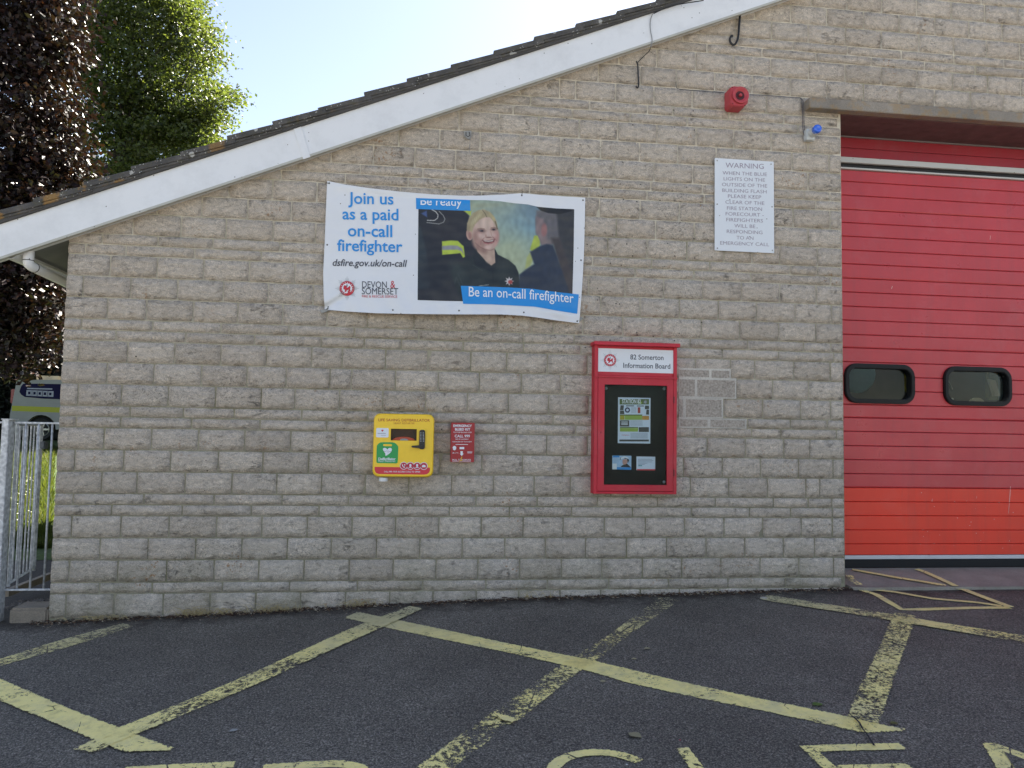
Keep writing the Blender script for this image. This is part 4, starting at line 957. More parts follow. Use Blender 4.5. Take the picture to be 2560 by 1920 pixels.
for (u0, v0, u1, v1) in ((823, 458, 813, 457), (821, 767, 816, 776), (1443, 803, 1450, 797), (1304.5, 488.5, 1306, 478)):
    MB().tube([P(u0, v0, -b_depth(u0, v0)-.004), P((u0+u1)/2, (v0+v1)/2, -.03), P(u1, v1, -.008)], .0022, 6).build('cable_tie', BLACK, ban)
STEEL = flat('zinc_bracket', (150, 150, 146), .6, .1, var=.25)
for lab, px in (('galvanised corner bracket beneath the banner\'s lower left corner', [(801, 777), (822, 770), (825, 776), (804, 784)]), ('bent steel bracket at the banner\'s lower right corner', [(1446, 798), (1452, 792), (1458, 797), (1450, 804)])):
    k = [P(u, v, -.014) for u, v in px]; o = MB().prism([(p.x, p.z) for p in k], -.020, -.008).build('wall_bracket', STEEL, None, bevel=.001, seg=1); tag(o, lab, 'bracket')

# ------------------------------------------------------------------ defibrillator cabinet
YC = -.135
x0, x1, z0, z1 = rect_px([(937, 1034.5), (1082, 1037), (1083, 1192), (932, 1191)], YC)
x0 = P(932.5, 1115, YC).x; x1 = P(1084.5, 1115, YC).x; z1 = P(1010, 1034.5, YC).z; z0 = P(1010, 1193, YC).z
df = thing('defibrillator_cabinet', 'yellow wall cabinet holding a defibrillator with black keypad lock', 'defibrillator cabinet', ((x0+x1)/2, 0, z0))
YEL = flat('yellow_cabinet_plastic', (253, 208, 44), .35, var=.03); YEL2 = flat('yellow_cabinet_sticker', (252, 190, 34), .4, var=.02)
body = MB(); o_ = rrect(x0, x1, z0, z1, .045, 6)
ring_prism(body, o_, [(x0+(x1-x0)/2+(a-(x0+x1)/2)*.1, (z0+z1)/2+(b-(z0+z1)/2)*.1) for a, b in o_], -.045, -.005)
def scale_out(pts, k): cx, cz = (x0+x1)/2, (z0+z1)/2; return [(cx+(a-cx)*k, cz+(b-cz)*k) for a, b in pts]
bd = MB(); levels = [(-.004, .955), (-.05, .975), (-.055, 1.0), (YC+.018, 1.0), (YC+.006, .985), (YC, .955)]
vs = []; n = len(o_)
for y, k in levels: vs += [(a, y, b) for a, b in scale_out(o_, k)]
fs = [(l*n+i, l*n+(i+1) % n, (l+1)*n+(i+1) % n, (l+1)*n+i) for l in range(len(levels)-1) for i in range(n)]+[tuple(range(n-1, -1, -1))]
# front with a window opening
wx0, wz1 = P(977, 1072, YC).x, P(977, 1071.5, YC).z; wx1, wz0 = P(1041.5, 1100, YC).x, P(1010, 1101.5, YC).z
last = (len(levels)-1)*n; k0 = len(vs); vs += [(wx1, YC, wz1), (wx0, YC, wz1), (wx0, YC, wz0), (wx1, YC, wz0), (wx1, YC+.03, wz1), (wx0, YC+.03, wz1), (wx0, YC+.03, wz0), (wx1, YC+.03, wz0)]
q = n//4
for c in range(4):
    for i in range(c*q, c*q+q-1): fs.append((last+i, last+i+1, k0+c))
    j = (c*q+q) % n; fs.append((last+c*q+q-1, last+j, k0+(c+1) % 4, k0+c))
fs += [(k0, k0+1, k0+5, k0+4), (k0+1, k0+2, k0+6, k0+5), (k0+2, k0+3, k0+7, k0+6), (k0+3, k0, k0+4, k0+7), (k0+4, k0+5, k0+6, k0+7)]
bd.add(vs, fs); b_ = bd.build('cabinet_body', YEL, df)
for p in b_.data.polygons:
    p.use_smooth = abs(p.normal.y) < .95
s_ = plane(YC-.0015)
inn = MB().add([(wx0+.001, YC+.026, wz0+.001), (wx1-.001, YC+.026, wz0+.001), (wx1-.001, YC+.026, wz1-.001), (wx0+.001, YC+.026, wz1-.001)], [(0, 1, 2, 3)]); inn.build('window_recess', flat('brown_mottled_panel', (70, 48, 36), .7, var=.3, scale=9), df)  # mottled brown backing panel inside the cabinet window
dv = MB(); cdx = P(1009, 1100, YC).x; pts = [(cdx+.078*math.cos(a), wz0+.001+.026*math.sin(a)) for a in [PI*i/14 for i in range(15)]]
dv.prism(pts, YC+.008, YC+.022); dv.build('defibrillator_case', flat('orange_case', (196, 70, 38), .4), df, bevel=.003, seg=1)
dl = MB(); pts = [(cdx+.003+.03*math.cos(a), wz0+.001+.013*math.sin(a)) for a in [PI*i/12 for i in range(13)]]; dl.prism(pts, YC+.004, YC+.0078); dl.build('case_badge', GRYP, df)
for (ua, va, ub, vb) in ((989, 1073, 980, 1099), (1031, 1073, 1040, 1097)):
    a, b = P(ua, va, YC+.012), P(ub, vb, YC+.012); MB().tube([a, b], .003, 6).build('support_strap', BLACK, df)
MB().add([(wx0, YC+.003, wz0), (wx1, YC+.003, wz0), (wx1, YC+.003, wz1), (wx0, YC+.003, wz1)], [(0, 1, 2, 3)]).build('pane', PANE, df)
# stickers
def decal(name, px, mat, par, y, e=.0012, pts_extra=None):
    return MB().prism([((p := P(u, v, y)).x, p.z) for u, v in px], y-e, y-.0001).build(name, mat, par)
def rr_px(u0, u1, v0, v1, r, y, n=5, top=None):
    a, b = P(u0, (v0+v1)/2, y).x, P(u1, (v0+v1)/2, y).x; c, d = P((u0+u1)/2, v1, y).z, P((u0+u1)/2, v0, y).z
    return rrect(a, b, c, d, r, n)
MB().prism(rr_px(940.5, 971.5, 1070, 1093.5, .008, YC), YC-.0015, YC-.0001).build('white_label', WHP, df)
m_ = MB(); text_px(m_, 'CardioSense', (955, 1084), 22, plane(YC-.002)); text_px(m_, 'DEFIBRILLATOR', (958.5, 1088.6), 15, plane(YC-.002))
m_ = MB()
for (u0, v0, wd, hh) in ((955, 1083.6, 22, 2.0), (959, 1088.6, 13, 1.2)):
    for k in range(int(wd/1.6)): m_.add([plane(YC-.002)(u0-wd/2+k*1.6+a, v0+b) for a, b in ((0, hh/2), (1.1, hh/2), (1.1, -hh/2), (0, -hh/2))], [(0, 1, 2, 3)])
m_.build('label_print', GRYP, df)
def heart(cx, cy, r, surf, tail=0):
    pts = []
    for i in range(28):
        a = 2*PI*i/28; X = 16*math.sin(a)**3/17; Y = (13*math.cos(a)-5*math.cos(2*a)-2*math.cos(3*a)-math.cos(4*a))/17
        pts.append(surf(cx+X*r, cy-Y*r))
    return pts
m_ = MB(); m_.add(heart(956, 1076.5, 3.2, plane(YC-.0022)), [tuple(range(27, -1, -1))]); m_.build('heart_mark', REDP, df)
GRN = flat('first_aid_green', (36, 158, 78), .4, var=.03)
gp = [(941.5, 1156.5), (940.8, 1152), (942, 1114), (946, 1109), (951, 1106), (957, 1105.2), (981, 1105.6), (987, 1107), (992, 1111), (995.8, 1117), (994.6, 1153), (993.6, 1157), (990, 1158.5), (944, 1157.8)]
decal('green_sign', gp, GRN, df, YC)
m_ = MB(); s2 = plane(YC-.0022); m_.prism(rr_px(958, 980, 1110.3, 1115.3, .006, YC), YC-.0022, YC-.0013); m_.build('sign_slot', YEL, df)
m_ = MB(); m_.add([s2(u, v) for u, v in [(963.6, 1139.5), (963, 1133), (958.6, 1127), (957, 1122.5), (959, 1120), (962.5, 1119.5), (966, 1121), (968.3, 1124), (971, 1120.8), (975, 1119.6), (978.5, 1120.6), (980, 1124), (978.5, 1129), (973, 1134.5), (967, 1138.5)]], [tuple(range(15))])
words_px([('Defibrillator', (967.5, 1147.2), 43, .03), ('Heart Restarter', (967.3, 1152.6), 43)], WHP, df, s2)
m_.build('sign_print', WHP, df)
m_ = MB(); s3 = plane(YC-.003); tr = [(959, 1128.3), (965, 1128.5), (966.5, 1126), (968.5, 1131), (970, 1125.5), (971, 1131.5), (972.2, 1128.6), (979, 1128.5)]
for (a, b), (c, d) in zip(tr, tr[1:]): m_.add([s3(a, b-.3), s3(c, d-.3), s3(c, d+.3), s3(a, b+.3)], [(0, 1, 2, 3)])
m_.build('pulse_line', INK, df)
RST = flat('signal_red_print', (214, 46, 62), .4, var=.03)
decal('red_sticker', [(936.5, 1167), (1075, 1169), (1074.5, 1177), (1072, 1182), (1067, 1185.5), (1060, 1186.6), (948, 1185), (941, 1183), (938, 1179), (936.4, 1174)], RST, df, YC)
m_ = MB(); ms = MB()
for k, cu in enumerate((1009.3, 1026, 1042.8, 1059.5)):
    cv = 1164.3+k*.25
    for rr_, e, tgt in ((9.6, .0024, ms), (8.2, .0032, m_)):
        tgt.add([plane(YC-e)(cu+rr_*math.cos(2*PI*i/24), cv+rr_*math.sin(2*PI*i/24)) for i in range(24)], [tuple(range(23, -1, -1))])
    s5 = plane(YC-.0042)
    def pl(pp): ms.add([s5(cu+a, cv+b) for a, b in pp], [tuple(range(len(pp)))])
    if k == 0: pl([(-4.5, -3), (-2.5, -3.5), (-1.5, -1), (-2.6, 0), (0, 2.6), (1.2, 1.8), (3.4, 2.8), (2.6, 4.6), (0, 4.6), (-3.6, 1.4)]); pl([(1.2, -3.5), (4, -3.5), (4, -.6), (1.2, -.6)])
    elif k in (1, 2): pl([(-1.8, -4.5), (1.8, -4.5), (2.8, -1), (1, 2), (4.4, 3.2), (4.4, 4.4), (-4.4, 4.4), (-4.4, 3.2), (-1, 2), (-2.8, -1)])
    else: pl([(-4.8, -1), (-1, -3), (3.6, -2), (4.8, 1), (4.6, 3), (-4.8, 3)])
m_.build('instruction_icon', flat('icon_red', (190, 36, 60), .4, var=.03), df); 
ms.build('icon_print', WHP, df); words_px([('CALL 999  FOR ACCESS CODE TO OPEN', (1005, 1179.3), 90, .012, 0, .004, 1.05)], WHP, df, plane(YC-.0025))
m_ = MB(); ORT = flat('burnt_orange_print', (178, 88, 22), .45, var=.03)
words_px([('LIFE SAVING DEFIBRILLATOR', (1010.5, 1050.3), 129, .014, 0, .010, .95), ('HEART RESTARTER', (1010.5, 1058.2), 52, .0, 0, .006)], ORT, df, plane(YC-.001))
lk = MB(); lk.prism(rr_px(1048, 1062.5, 1074.5, 1123, .014, YC), YC-.016, YC-.0005); lk.build('keypad_lock', BLACK, df, bevel=.003)
hd = MB(); a = P(1056, 1116.5, YC); b = P(1028.5, 1116.3, YC); hd.prism([(b.x, b.z-.006), (a.x, a.z-.0115), (a.x, a.z+.0115), (b.x, b.z+.006)], YC-.040, YC-.0165); hd.build('lock_handle', BLACK, df, bevel=.004)
kb = MB()
for r__ in range(7):
    for c_ in range(2):
        u, v = 1052+c_*6.2+(.1*r__ if c_ else 0), 1082+r__*3.5
        kb = MB(); p = P(u, v, YC-.0165); kb.box((p.x-.0042, YC-.0195, p.z-.0018), (p.x+.0042, YC-.0163, p.z+.0018)); kb.build('key', flat('key_steel', (170, 175, 180), .3, .3), df)
MB().lathe(P(958.5, 1193, -.09)+Vector((0, 0, -.028)), [(0, .030), (.026, .031)], axis='z', n=20).build('cable_gland', WHITE, df, bevel=.002)

# ------------------------------------------------------------------ bleed-kit box
YB = -.088
bk = thing('bleed_kit_box', 'small red emergency bleed kit box right of the yellow cabinet', 'first aid box', tuple(P(1156, 1156, 0)))
xa, xb = P(1127, 1100, YB).x, P(1186.3, 1100, YB).x; zb, za_ = P(1156, 1155.5, YB).z, P(1156, 1056.5, YB).z
CRM = flat('deep_red_box', (160, 12, 28), .35, var=.04)
MB().box((xa, -.006, zb), (xb, YB, za_)).build('box_body', CRM, bk, bevel=.003)
m_ = MB(); s_ = plane(YB-.0012)
for txt, c, wd, bld in (('EMERGENCY', (1156.5, 1064.5), 46.5, .03), ('BLEED KIT', (1156.6, 1073.3), 38, .03), ('TO STOP BLOOD LOSS', (1156, 1080.8), 46, .01), ('CALL 999', (1155.8, 1090.2), 38, .02), ('REPORT INCIDENT', (1155, 1098), 33, .01), ('TAKE BLEED KIT TO PATIENT', (1155.2, 1104.4), 49, .01), ('PULL TO REMOVE', (1154, 1149.7), 46, .01)):
    words_px([(txt, c, wd, bld, 0, .004)], WHP, bk, s_)
def pq(mb, pp, s): mb.add([s(u, v) for u, v in pp], [tuple(range(len(pp)))])
pq(m_, [(1139, 1110.4), (1170, 1110.6), (1170, 1111.8), (1139, 1111.6)], s_)
pq(m_, [(1151, 1128), (1157, 1128), (1156.8, 1134), (1159.3, 1134), (1154.2, 1140), (1149.4, 1134), (1151.5, 1134)], s_)
pq(m_, [(1131.5, 1119), (1133, 1116), (1136, 1114.5), (1139.5, 1116), (1141, 1120), (1139, 1124.5), (1136, 1126), (1133, 1124.5)], s_)
pq(m_, [(1149, 1117.5), (1160.5, 1117.5), (1160.5, 1123), (1149, 1123)], s_)
pq(m_, [(1168.5, 1129), (1181, 1129.2), (1181, 1130.4), (1168.5, 1130.2)], s_); pq(m_, [(1168.5, 1131.6), (1180, 1131.8), (1180, 1133), (1168.5, 1132.8)], s_)
pq(m_, [(1131, 1133.5), (1133, 1130.5), (1135, 1133.5)], s_); words_px([('AXON', (1141, 1132.3), 10)], WHP, bk, s_)
pq(m_, [(1131, 1152.8), (1177, 1153.2), (1177, 1154), (1131, 1153.6)], s_)
tag(m_.build('small_print', WHP, bk), kind='stuff')
m_ = MB(); m_.tube([P(1155, 1142, YB-.006), P(1152.5, 1146, YB-.012), P(1155, 1150, YB-.009), P(1147.5, 1153.5, YB-.011)], [.002, .004, .0045, .0012], 7); m_.build('yellow_pull_tag', flat('yellow_tag', (236, 196, 40), .4), bk)

# ------------------------------------------------------------------ notice board
YN = -.098
nb = thing('notice_board', 'tall red wall-mounted notice case with white header and glazed door', 'notice board', tuple(P(1588, 1236, 0)))
NR = m_door('crimson_board_paint', (198, 26, 50), .42); 
X0 = (P(1486.8, 870, YN).x+P(1483.8, 1230, YN).x)/2; X1 = (P(1693, 870, YN).x+P(1691.2, 1230, YN).x)/2
ZB_ = (P(1484, 1233.5, YN).z+P(1690, 1237, YN).z)/2; ZT_ = (P(1487, 862, YN).z+P(1693, 869.5, YN).z)/2
ZM = (P(1488, 942, YN).z+P(1693, 945.5, YN).z)/2
cs = MB().box((X0, -.004, ZB_), (X1, -.020, ZT_))                       # back
case = cs.build('case', NR, nb)
for a, b in (((X0, -.0205, ZB_), (X0+.026, YN, ZT_)), ((X1-.026, -.0205, ZB_), (X1, YN, ZT_)), ((X0+.0262, -.0205, ZB_), (X1-.0262, YN+.001, ZB_+.018)), ((X0+.0262, -.0205, ZM-.001), (X1-.0262, YN-.001, ZM+.011)), ((X0+.0262, -.0205, ZM+.0115), (X1-.0262, YN+.012, ZT_))):
    MB().box(a, b).build('case_side', NR, case, bevel=.0018, seg=1)
MB().box((X0-.004, YN-.012, ZM-.006), (X1+.002, YN-.0006, ZM+.006)).build('ledge', NR, nb, bevel=.003)
c4 = rect_px([(1486, 852.5), (1701, 860), (1700.5, 867), (1486, 860)], -.135)
MB().box((c4[0], -.002, ZT_-.001), (c4[1], -.135, ZT_+.026)).build('cap', NR, nb, bevel=.002, seg=1)
c4 = rect_px([(1495.2, 870.8), (1685, 875.8), (1684, 934), (1494.3, 928.6)], YN+.012)
HX0, HX1, HZ0, HZ1 = c4
MB().box((HX0, YN+.009, HZ0), (HX1, YN+.0118, HZ1)).build('header_sign', m_white('header_sign_white', (.74, .77, .80), .35, .05), nb)
s_ = plane(YN+.0085); words_px([('82 Somerton', (1617.3, 893.2), 83, .012, 0, .02, 1.12), ('Information Board', (1617, 914.5), 117.5, .012, 0, .022, 1.12)], flat('dark_slate_ink', (44, 50, 62), .5), nb, s_)
m_ = MB(); emblem(m_, (1525.2, 900.5), 24.5, s_, 0, 1, 2, 3); m_.build('badge', [GRYP, REDP, WHP, INK], nb)
# glazed door
D0, D1 = X0+.0275, X1-.0275; DB, DT = ZB_+.0205, ZM-.003
gx0 = (P(1511.8, 961, YN).x+P(1509.8, 1211, YN).x)/2; gx1 = (P(1667.6, 964, YN).x+P(1667.6, 1213, YN).x)/2; gz0 = (P(1509, 1211, YN).z+P(1667, 1213.5, YN).z)/2; gz1 = (P(1512, 961, YN).z+P(1667.6, 964.7, YN).z)/2
dr = MB(); ring_prism(dr, [(D1, DT), (D0, DT), (D0, DB), (D1, DB)], [(gx1, gz1), (gx0, gz1), (gx0, gz0), (gx1, gz0)], YN-.001, YN+.016); drm = dr.build('board_door', NR, nb, bevel=.0016, seg=1)
MB().box((D0, YN+.017, DB), (D1, -.0208, DT)).build('case_lining', flat('dark_green_felt', (22, 30, 27), .95, var=.25, scale=60), nb) if False else None
FELT = flat('dark_green_felt', (20, 27, 25), .95, var=.3, scale=60)
YF = -.040
MB().box((X0+.0262, YF, ZB_+.0182), (X1-.0262, -.0206, ZM-.0012)).build('pin_panel', FELT, nb)
GL = m_glass('notice_glass', alpha=.0, rough=.02, k=.14); MB().box((gx0-.004, YN+.008, gz0-.004), (gx1+.004, YN+.011, gz1+.004)).build('glass', GL, drm)
for v in (1000, 1182): 
    p = P(1685, v, YN-.004); MB().tube([p+Vector((0, 0, -.024)), p+Vector((0, 0, .024))], .0042, 8).build('hinge', flat('dark_red_hinge', (110, 20, 34), .4), nb)
p = P(1502.2, 1081, YN-.001); MB().box((p.x-.002, YN-.0022, p.z-.007), (p.x+.002, YN-.0008, p.z+.006)).build('keyhole', DARK, nb)
for u, v in ((1660, 972), (1660, 1205), (1515, 971)):
    MB().lathe(P(u, v, YF-.002)+Vector((0, 0, 0)), [(0, .012), (.008, .011), (.012, .004)], n=14).build('screw_cap', GRYP, nb, smooth=True)
# papers inside
PAP = flat('poster_paper', (214, 224, 240), .5, var=.02)
def sheet_paper(name, c4, label, cat, mat=PAP):
    k = rect_px(c4, YF-.003); o = MB().box((k[0], YF-.0026, k[2]), (k[1], YF-.0006, k[3])).build(name, mat, None); e = thing(name, label, cat, ((k[0]+k[1])/2, YF-.002, k[2])); o.name = 'paper'; o.parent = e; o.matrix_parent_inverse = e.matrix_world.inverted(); return e
YP = YF-.0034
OLV = flat('olive_print', (84, 104, 40), .5, var=.05); LIM = flat('lime_print', (150, 176, 74), .5, var=.06); CHA = flat('charcoal_print', (62, 64, 62), .5, var=.25, scale=120); AMB = flat('amber_print', (196, 140, 50), .5, var=.4, scale=90); NAV = flat('navy_print', (44, 52, 90), .5); SKN = flat('skin_print', (196, 150, 138), .5); MUS = flat('mustard_print', (170, 160, 30), .5)
pst = sheet_paper('poster', [(1545, 993.3), (1626, 994.6), (1626, 1108.9), (1545, 1107.7)], 'green and white station poster pinned inside the red notice case', 'poster')
def Zp(x, y): return 1470+x/6.146, 980+y/6.146
def art(mat, polys, par, y, name='print'):
    m_ = MB()
    for pp in polys: m_.add([P(*Zp(a, b), y) for a, b in pp], [tuple(range(len(pp)))])
    return m_.build(name, mat, par)
def rc(a, b, c, d): return [(a, d), (c, d), (c, b), (a, b)]
art(OLV, [rc(486, 108, 938, 192), rc(488, 346, 835, 362), rc(490, 537, 770, 552), rc(486, 108, 938, 120)], pst, YP, 'olive_band')
art(LIM, [rc(566, 362, 830, 428), [(490, 608), (765, 610), (775, 555), (490, 553)], rc(770, 150, 830, 180)], pst, YP-.0004, 'lime_band')
art(MUS, [rc(490, 362, 562, 428)], pst, YP-.0004, 'mustard_band'); art(AMB, [rc(832, 366, 938, 428)], pst, YP-.0004, 'flame_picture')
art(CHA, [[(490, 280), (545, 278), (552, 205), (500, 203)], [(490, 340), (560, 340), (550, 284), (492, 286)], [(890, 345), (938, 350), (938, 270), (900, 268)], [(872, 265), (938, 262), (938, 208), (876, 208)], rc(490, 435, 634, 530), rc(780, 540, 936, 614), rc(585, 206, 708, 220), rc(752, 208, 860, 222), rc(482, 730, 936, 760)], pst, YP-.0004, 'grey_picture')
art(flat('brick_red_print', (160, 44, 40), .5), [rc(764, 235, 804, 325)], pst, YP-.0006, 'red_bar')
m_ = MB(); oc = [(606+40*math.cos(a), 277+42*math.sin(a)) for a in [2*PI*i/20 for i in range(20)]]; ic = [(606+19*math.cos(a), 277+20*math.sin(a)) for a in [2*PI*i/20 for i in range(20)]]
ring_prism(m_, [((q := P(*Zp(a, b), YP-.0006)).x, q.z) for a, b in oc], [((q := P(*Zp(a, b), YP-.0006)).x, q.z) for a, b in ic], YP-.0009, YP-.0002); m_.build('ring_chart', NAV, pst)
m_ = MB(); s_ = plane(YP-.0012); words_px([('STATION 82', Zp(668, 143), 47, .03, 0, .01, 1.7)], WHP, pst, s_)
for b in (455, 475, 495): pq(m_, [Zp(512, b+10), Zp(612, b+10), Zp(612, b), Zp(512, b)], s_)
for k in range(3): pq(m_, [Zp(580, 378+k*15), Zp(815, 379+k*15), Zp(815, 385+k*15), Zp(580, 384+k*15)], s_) if False else None
tag(m_.build('small_print', WHP, pst), kind='stuff')
m_ = MB()
for k in range(6): pq(m_, [Zp(664, 236+k*16), Zp(742, 237+k*16), Zp(742, 241+k*16), Zp(664, 240+k*16)], s_)
for k in range(5): pq(m_, [Zp(650, 440+k*17), Zp(838, 441+k*17), Zp(838, 446+k*17), Zp(650, 445+k*17)], s_)
for k in range(6): pq(m_, [Zp(652, 630+k*15), Zp(920, 631+k*15), Zp(920, 636+k*15), Zp(652, 635+k*15)], s_)
tag(m_.build('small_print', flat('fine_print_grey', (128, 138, 158), .5), pst), kind='stuff')
m_ = MB(); text_px(m_, 'FireFighters', Zp(578, 664), 19, s_, 0, .2); m_.build('charity_lettering', REDP, pst)
m_ = MB(); emblem(m_, Zp(880, 155), 6.2, s_, 2, 0, 2, 3); m_.build('badge', [NAV, REDP, WHP, NAV], pst)
cd = sheet_paper('card', [(1531, 1138), (1578.7, 1140.3), (1578, 1174.6), (1530.5, 1172.8)], 'small blue recruitment card showing a helmeted firefighter, left of the plain card', 'card', flat('pale_blue_card', (168, 196, 226), .5, var=.1))
art(BLUE, [rc(382, 978, 482, 1005), [(445, 1190), (662, 1196), (662, 1160), (445, 1154)]], cd, YP, 'blue_band')
art(flat('black_tunic_print', (24, 24, 28), .5), [[(500, 1152), (662, 1160), (622, 1120), (600, 1100), (560, 1112), (520, 1130)], [(490, 1050), (500, 1010), (560, 985), (610, 1005), (632, 1050), (612, 1095), (600, 1030), (540, 1020)]], cd, YP, 'tunic_picture')
art(SKN, [[(530, 1050), (545, 1032), (585, 1030), (604, 1050), (604, 1090), (575, 1114), (545, 1116), (530, 1096)]], cd, YP-.0004, 'face_picture')
art(WHP, [[(498, 1040), (510, 1005), (560, 985), (615, 1005), (628, 1030), (570, 1012)], rc(375, 1100, 442, 1188)], cd, YP-.0008, 'helmet_picture')
cd2 = sheet_paper('card', [(1591, 1141), (1638, 1142), (1638, 1175.7), (1591.7, 1175)], 'small plain white card with a red foot, right of the blue card', 'card')
art(RST, [[(750, 1203), (1032, 1205), (1032, 1184), (750, 1184)]], cd2, YP, 'red_foot')
m_ = MB()
for k, (a, b) in enumerate(((770, 985), (770, 1005), (770, 985), (770, 910), (770, 870))): pq(m_, [Zp(a, 1030+k*20), Zp(b, 1032+k*20), Zp(b, 1038+k*20), Zp(a, 1036+k*20)], s_)
tag(m_.build('small_print', flat('fine_print_grey', (128, 138, 158), .5), cd2), kind='stuff')
art(flat('teal_print', (70, 150, 160), .5), [rc(772, 1125, 830, 1140)], cd2, YP, 'teal_mark')

# ------------------------------------------------------------------ warning sign
YW = -.022
c4 = rect_px([(1787, 395.2), (1933, 403.8), (1936.8, 632), (1787, 626.8)], YW)
ws_ = thing('warning_sign', 'white warning sign plate with grey capitals between board and door', 'sign', ((c4[0]+c4[1])/2, 0, c4[2]))
MB().prism(rrect(c4[0], c4[1], c4[2], c4[3], .006, 3), YW, -.016).build('plate', m_white('sign_plate_white', (.72, .755, .79), .35, .08), ws_)
MB().box((c4[0]+.03, -.0158, c4[2]+.03), (c4[1]-.03, -.004, c4[3]-.03)).build('backing_batten', GREY, ws_)
m_ = MB(); s_ = plane(YW-.0012); SG = flat('faded_mauve_ink', (152, 142, 156), .5, var=.08)
for txt, a, b, y in (('WARNING', 280, 890, 220), ('WHEN THE BLUE', 232, 940, 345), ('LIGHTS ON THE', 250, 910, 436), ('OUTSIDE OF THE', 222, 945, 529), ('BUILDING FLASH', 228, 935, 622), ('PLEASE KEEP', 318, 850, 712), ('CLEAR OF THE', 278, 900, 807), ('FIRE STATION', 303, 862, 903), ('FORECOURT -', 282, 890, 995), ('FIREFIGHTERS', 292, 878, 1088), ('WILL BE', 420, 755, 1182), ('RESPONDING', 300, 870, 1275), ('TO AN', 455, 725, 1370), ('EMERGENCY CALL', 195, 975, 1463)):
    cap = 14.5/6.383*6 if txt == 'WARNING' else 11.
    vs0, _ = text_mesh(txt, .018); w0 = vs0[:, 0].max()-vs0[:, 0].min(); h0 = vs0[:, 1].max()-vs0[:, 1].min(); wd = (b-a)/6.383
    ys_ = ((85 if txt == 'WARNING' else 58)/6.383)/(h0*wd/w0)
    words_px([(txt, (1770+(a+b)/2/6.383, 380+y/6.383), wd, .0, 0, .035, ys_)], SG, ws_, s_)
for u, v in ((1793, 401.5), (1927.5, 410.5), (1793.5, 620.5), (1931, 626), (1793, 510.5), (1930, 517)):
    MB().lathe(P(u, v, YW), [(0, .0055), (.002, .005), (.0035, .002)], n=10).build('screw_head', STEEL, ws_)

# ------------------------------------------------------------------ sounder, beacon, cables, hooks
SR = flat('faded_red_plastic', (182, 66, 74), .5, var=.05); SR_SHADE = flat('shaded_red_plastic', (70, 18, 24), .6)
sc_ = P(1849, 240, -.12)
sn = thing('alarm_sounder', 'boxy red alarm sounder with a round horn mouth on the stone wall', 'alarm sounder', (sc_.x, 0, sc_.z-.07))
hx, hz, hc = .073, .080, .022
octo = lambda q, k: [(sc_.x+a*q, sc_.z+b*k) for a, b in ((1, .55), (.55, 1), (-.75, 1), (-1, .8), (-1, -.8), (-.75, -1), (.55, -1), (1, -.55))]
bx_ = MB(); n = 8; lv = [(-.004, 1.0), (-.100, 1.0), (-.118, .93)]; vs = []
for y, k in lv: vs += [(a, y, b) for a, b in octo(hx*k, hz*k)]
bx_.add(vs, [(l*n+i, l*n+(i+1) % n, (l+1)*n+(i+1) % n, (l+1)*n+i) for l in range(2) for i in range(n)]+[tuple(range(n)), tuple(range(3*n-1, 2*n-1, -1))]); bx_.build('housing', SR, sn, bevel=.003)
hp = Vector((sc_.x+.004, -.118, sc_.z+.004))
hn = MB(); hn.lathe(hp, [(-.002, .063), (.014, .066), (.018, .064), (.018, .055), (.006, .044), (-.000, .033)], n=32); hn.build('horn', SR, sn, smooth=True)
MB().lathe(hp, [(.0005, .0405), (.0012, .0405)], n=28).build('horn_throat', SR_SHADE, sn)  # dark disc, shade inside the horn put into its colour
MB().lathe(hp, [(-.001, .013), (.014, .0125), (.020, .009), (.023, .003)], n=20).build('horn_plug', SR, sn, smooth=True)
for a, b in ((-.75, .8), (-.75, -.8), (.6, -.9), (.6, .9)): MB().lathe(Vector((sc_.x+a*hx, -.1165, sc_.z+b*hz)), [(0, .004), (.0025, .004)], n=8).build('screw', DARK, sn)
bc = P(2023.5, 338.5, -.03)
be = thing('blue_beacon', 'small blue warning beacon on a white base by the red door', 'beacon', (bc.x, 0, bc.z-.05))
BW = flat('ivory_plastic', (196, 200, 200), .45)
MB().box((bc.x-.036, -.004, bc.z-.045), (bc.x+.036, -.052, bc.z+.045)).build('base_box', BW, be, bevel=.005)
cc = Vector((bc.x+.010, -.052, bc.z+.012)); MB().lathe(cc, [(0, .037), (.048, .034), (.052, .030)], n=28).build('collar', BW, be, smooth=False)
BL = NT('blue_lens'); BL.set(Base_Color=(.02, .13, .72), Roughness=.12); BL.b.inputs['Coat Weight'].default_value = 1.; BL.b.inputs['Emission Color'].default_value = (0, .1, .6, 1)
MB().lathe(cc, [(.0525, .034), (.080, .034), (.092, .029), (.096, .018), (.090, .010)], n=28).build('lens', BL.m, be, smooth=True)
CAB = flat('grey_cable', (78, 74, 82), .5)
def cable(px, r, label, mat=CAB, y=-.016, cat='cable', name='cable', ys=None):
    pts = [P(u, v, (ys[i] if ys else y)) for i, (u, v) in enumerate(px)]
    # smooth by Chaikin
    for _ in range(2):
        out = [pts[0]]
        for a, b in zip(pts, pts[1:]): out += [a*.75+b*.25, a*.25+b*.75]
        out.append(pts[-1]); pts = out
    o = MB().tube(pts, r, 7).build(name, mat, None, smooth=True); return tag(o, label, cat)
cable([(1690, 204), (1690, 214), (1693, 223), (1728, 225.5), (1770, 229), (1809, 231.5)], .0021, 'thin dark cable running from the wall into the red sounder', BLACK)
cable([(1875, 236.5), (1915, 238), (1960, 242), (1998, 244)], .0021, 'thin grey cable leaving the red sounder rightwards along the joint')
cable([(1998, 243.5), (2004, 246), (2006.5, 262), (2006, 310), (2008, 330), (2013, 347), (2022, 353), (2030, 350)], .0024, 'outer grey cable dropping past the lintel end to the beacon')
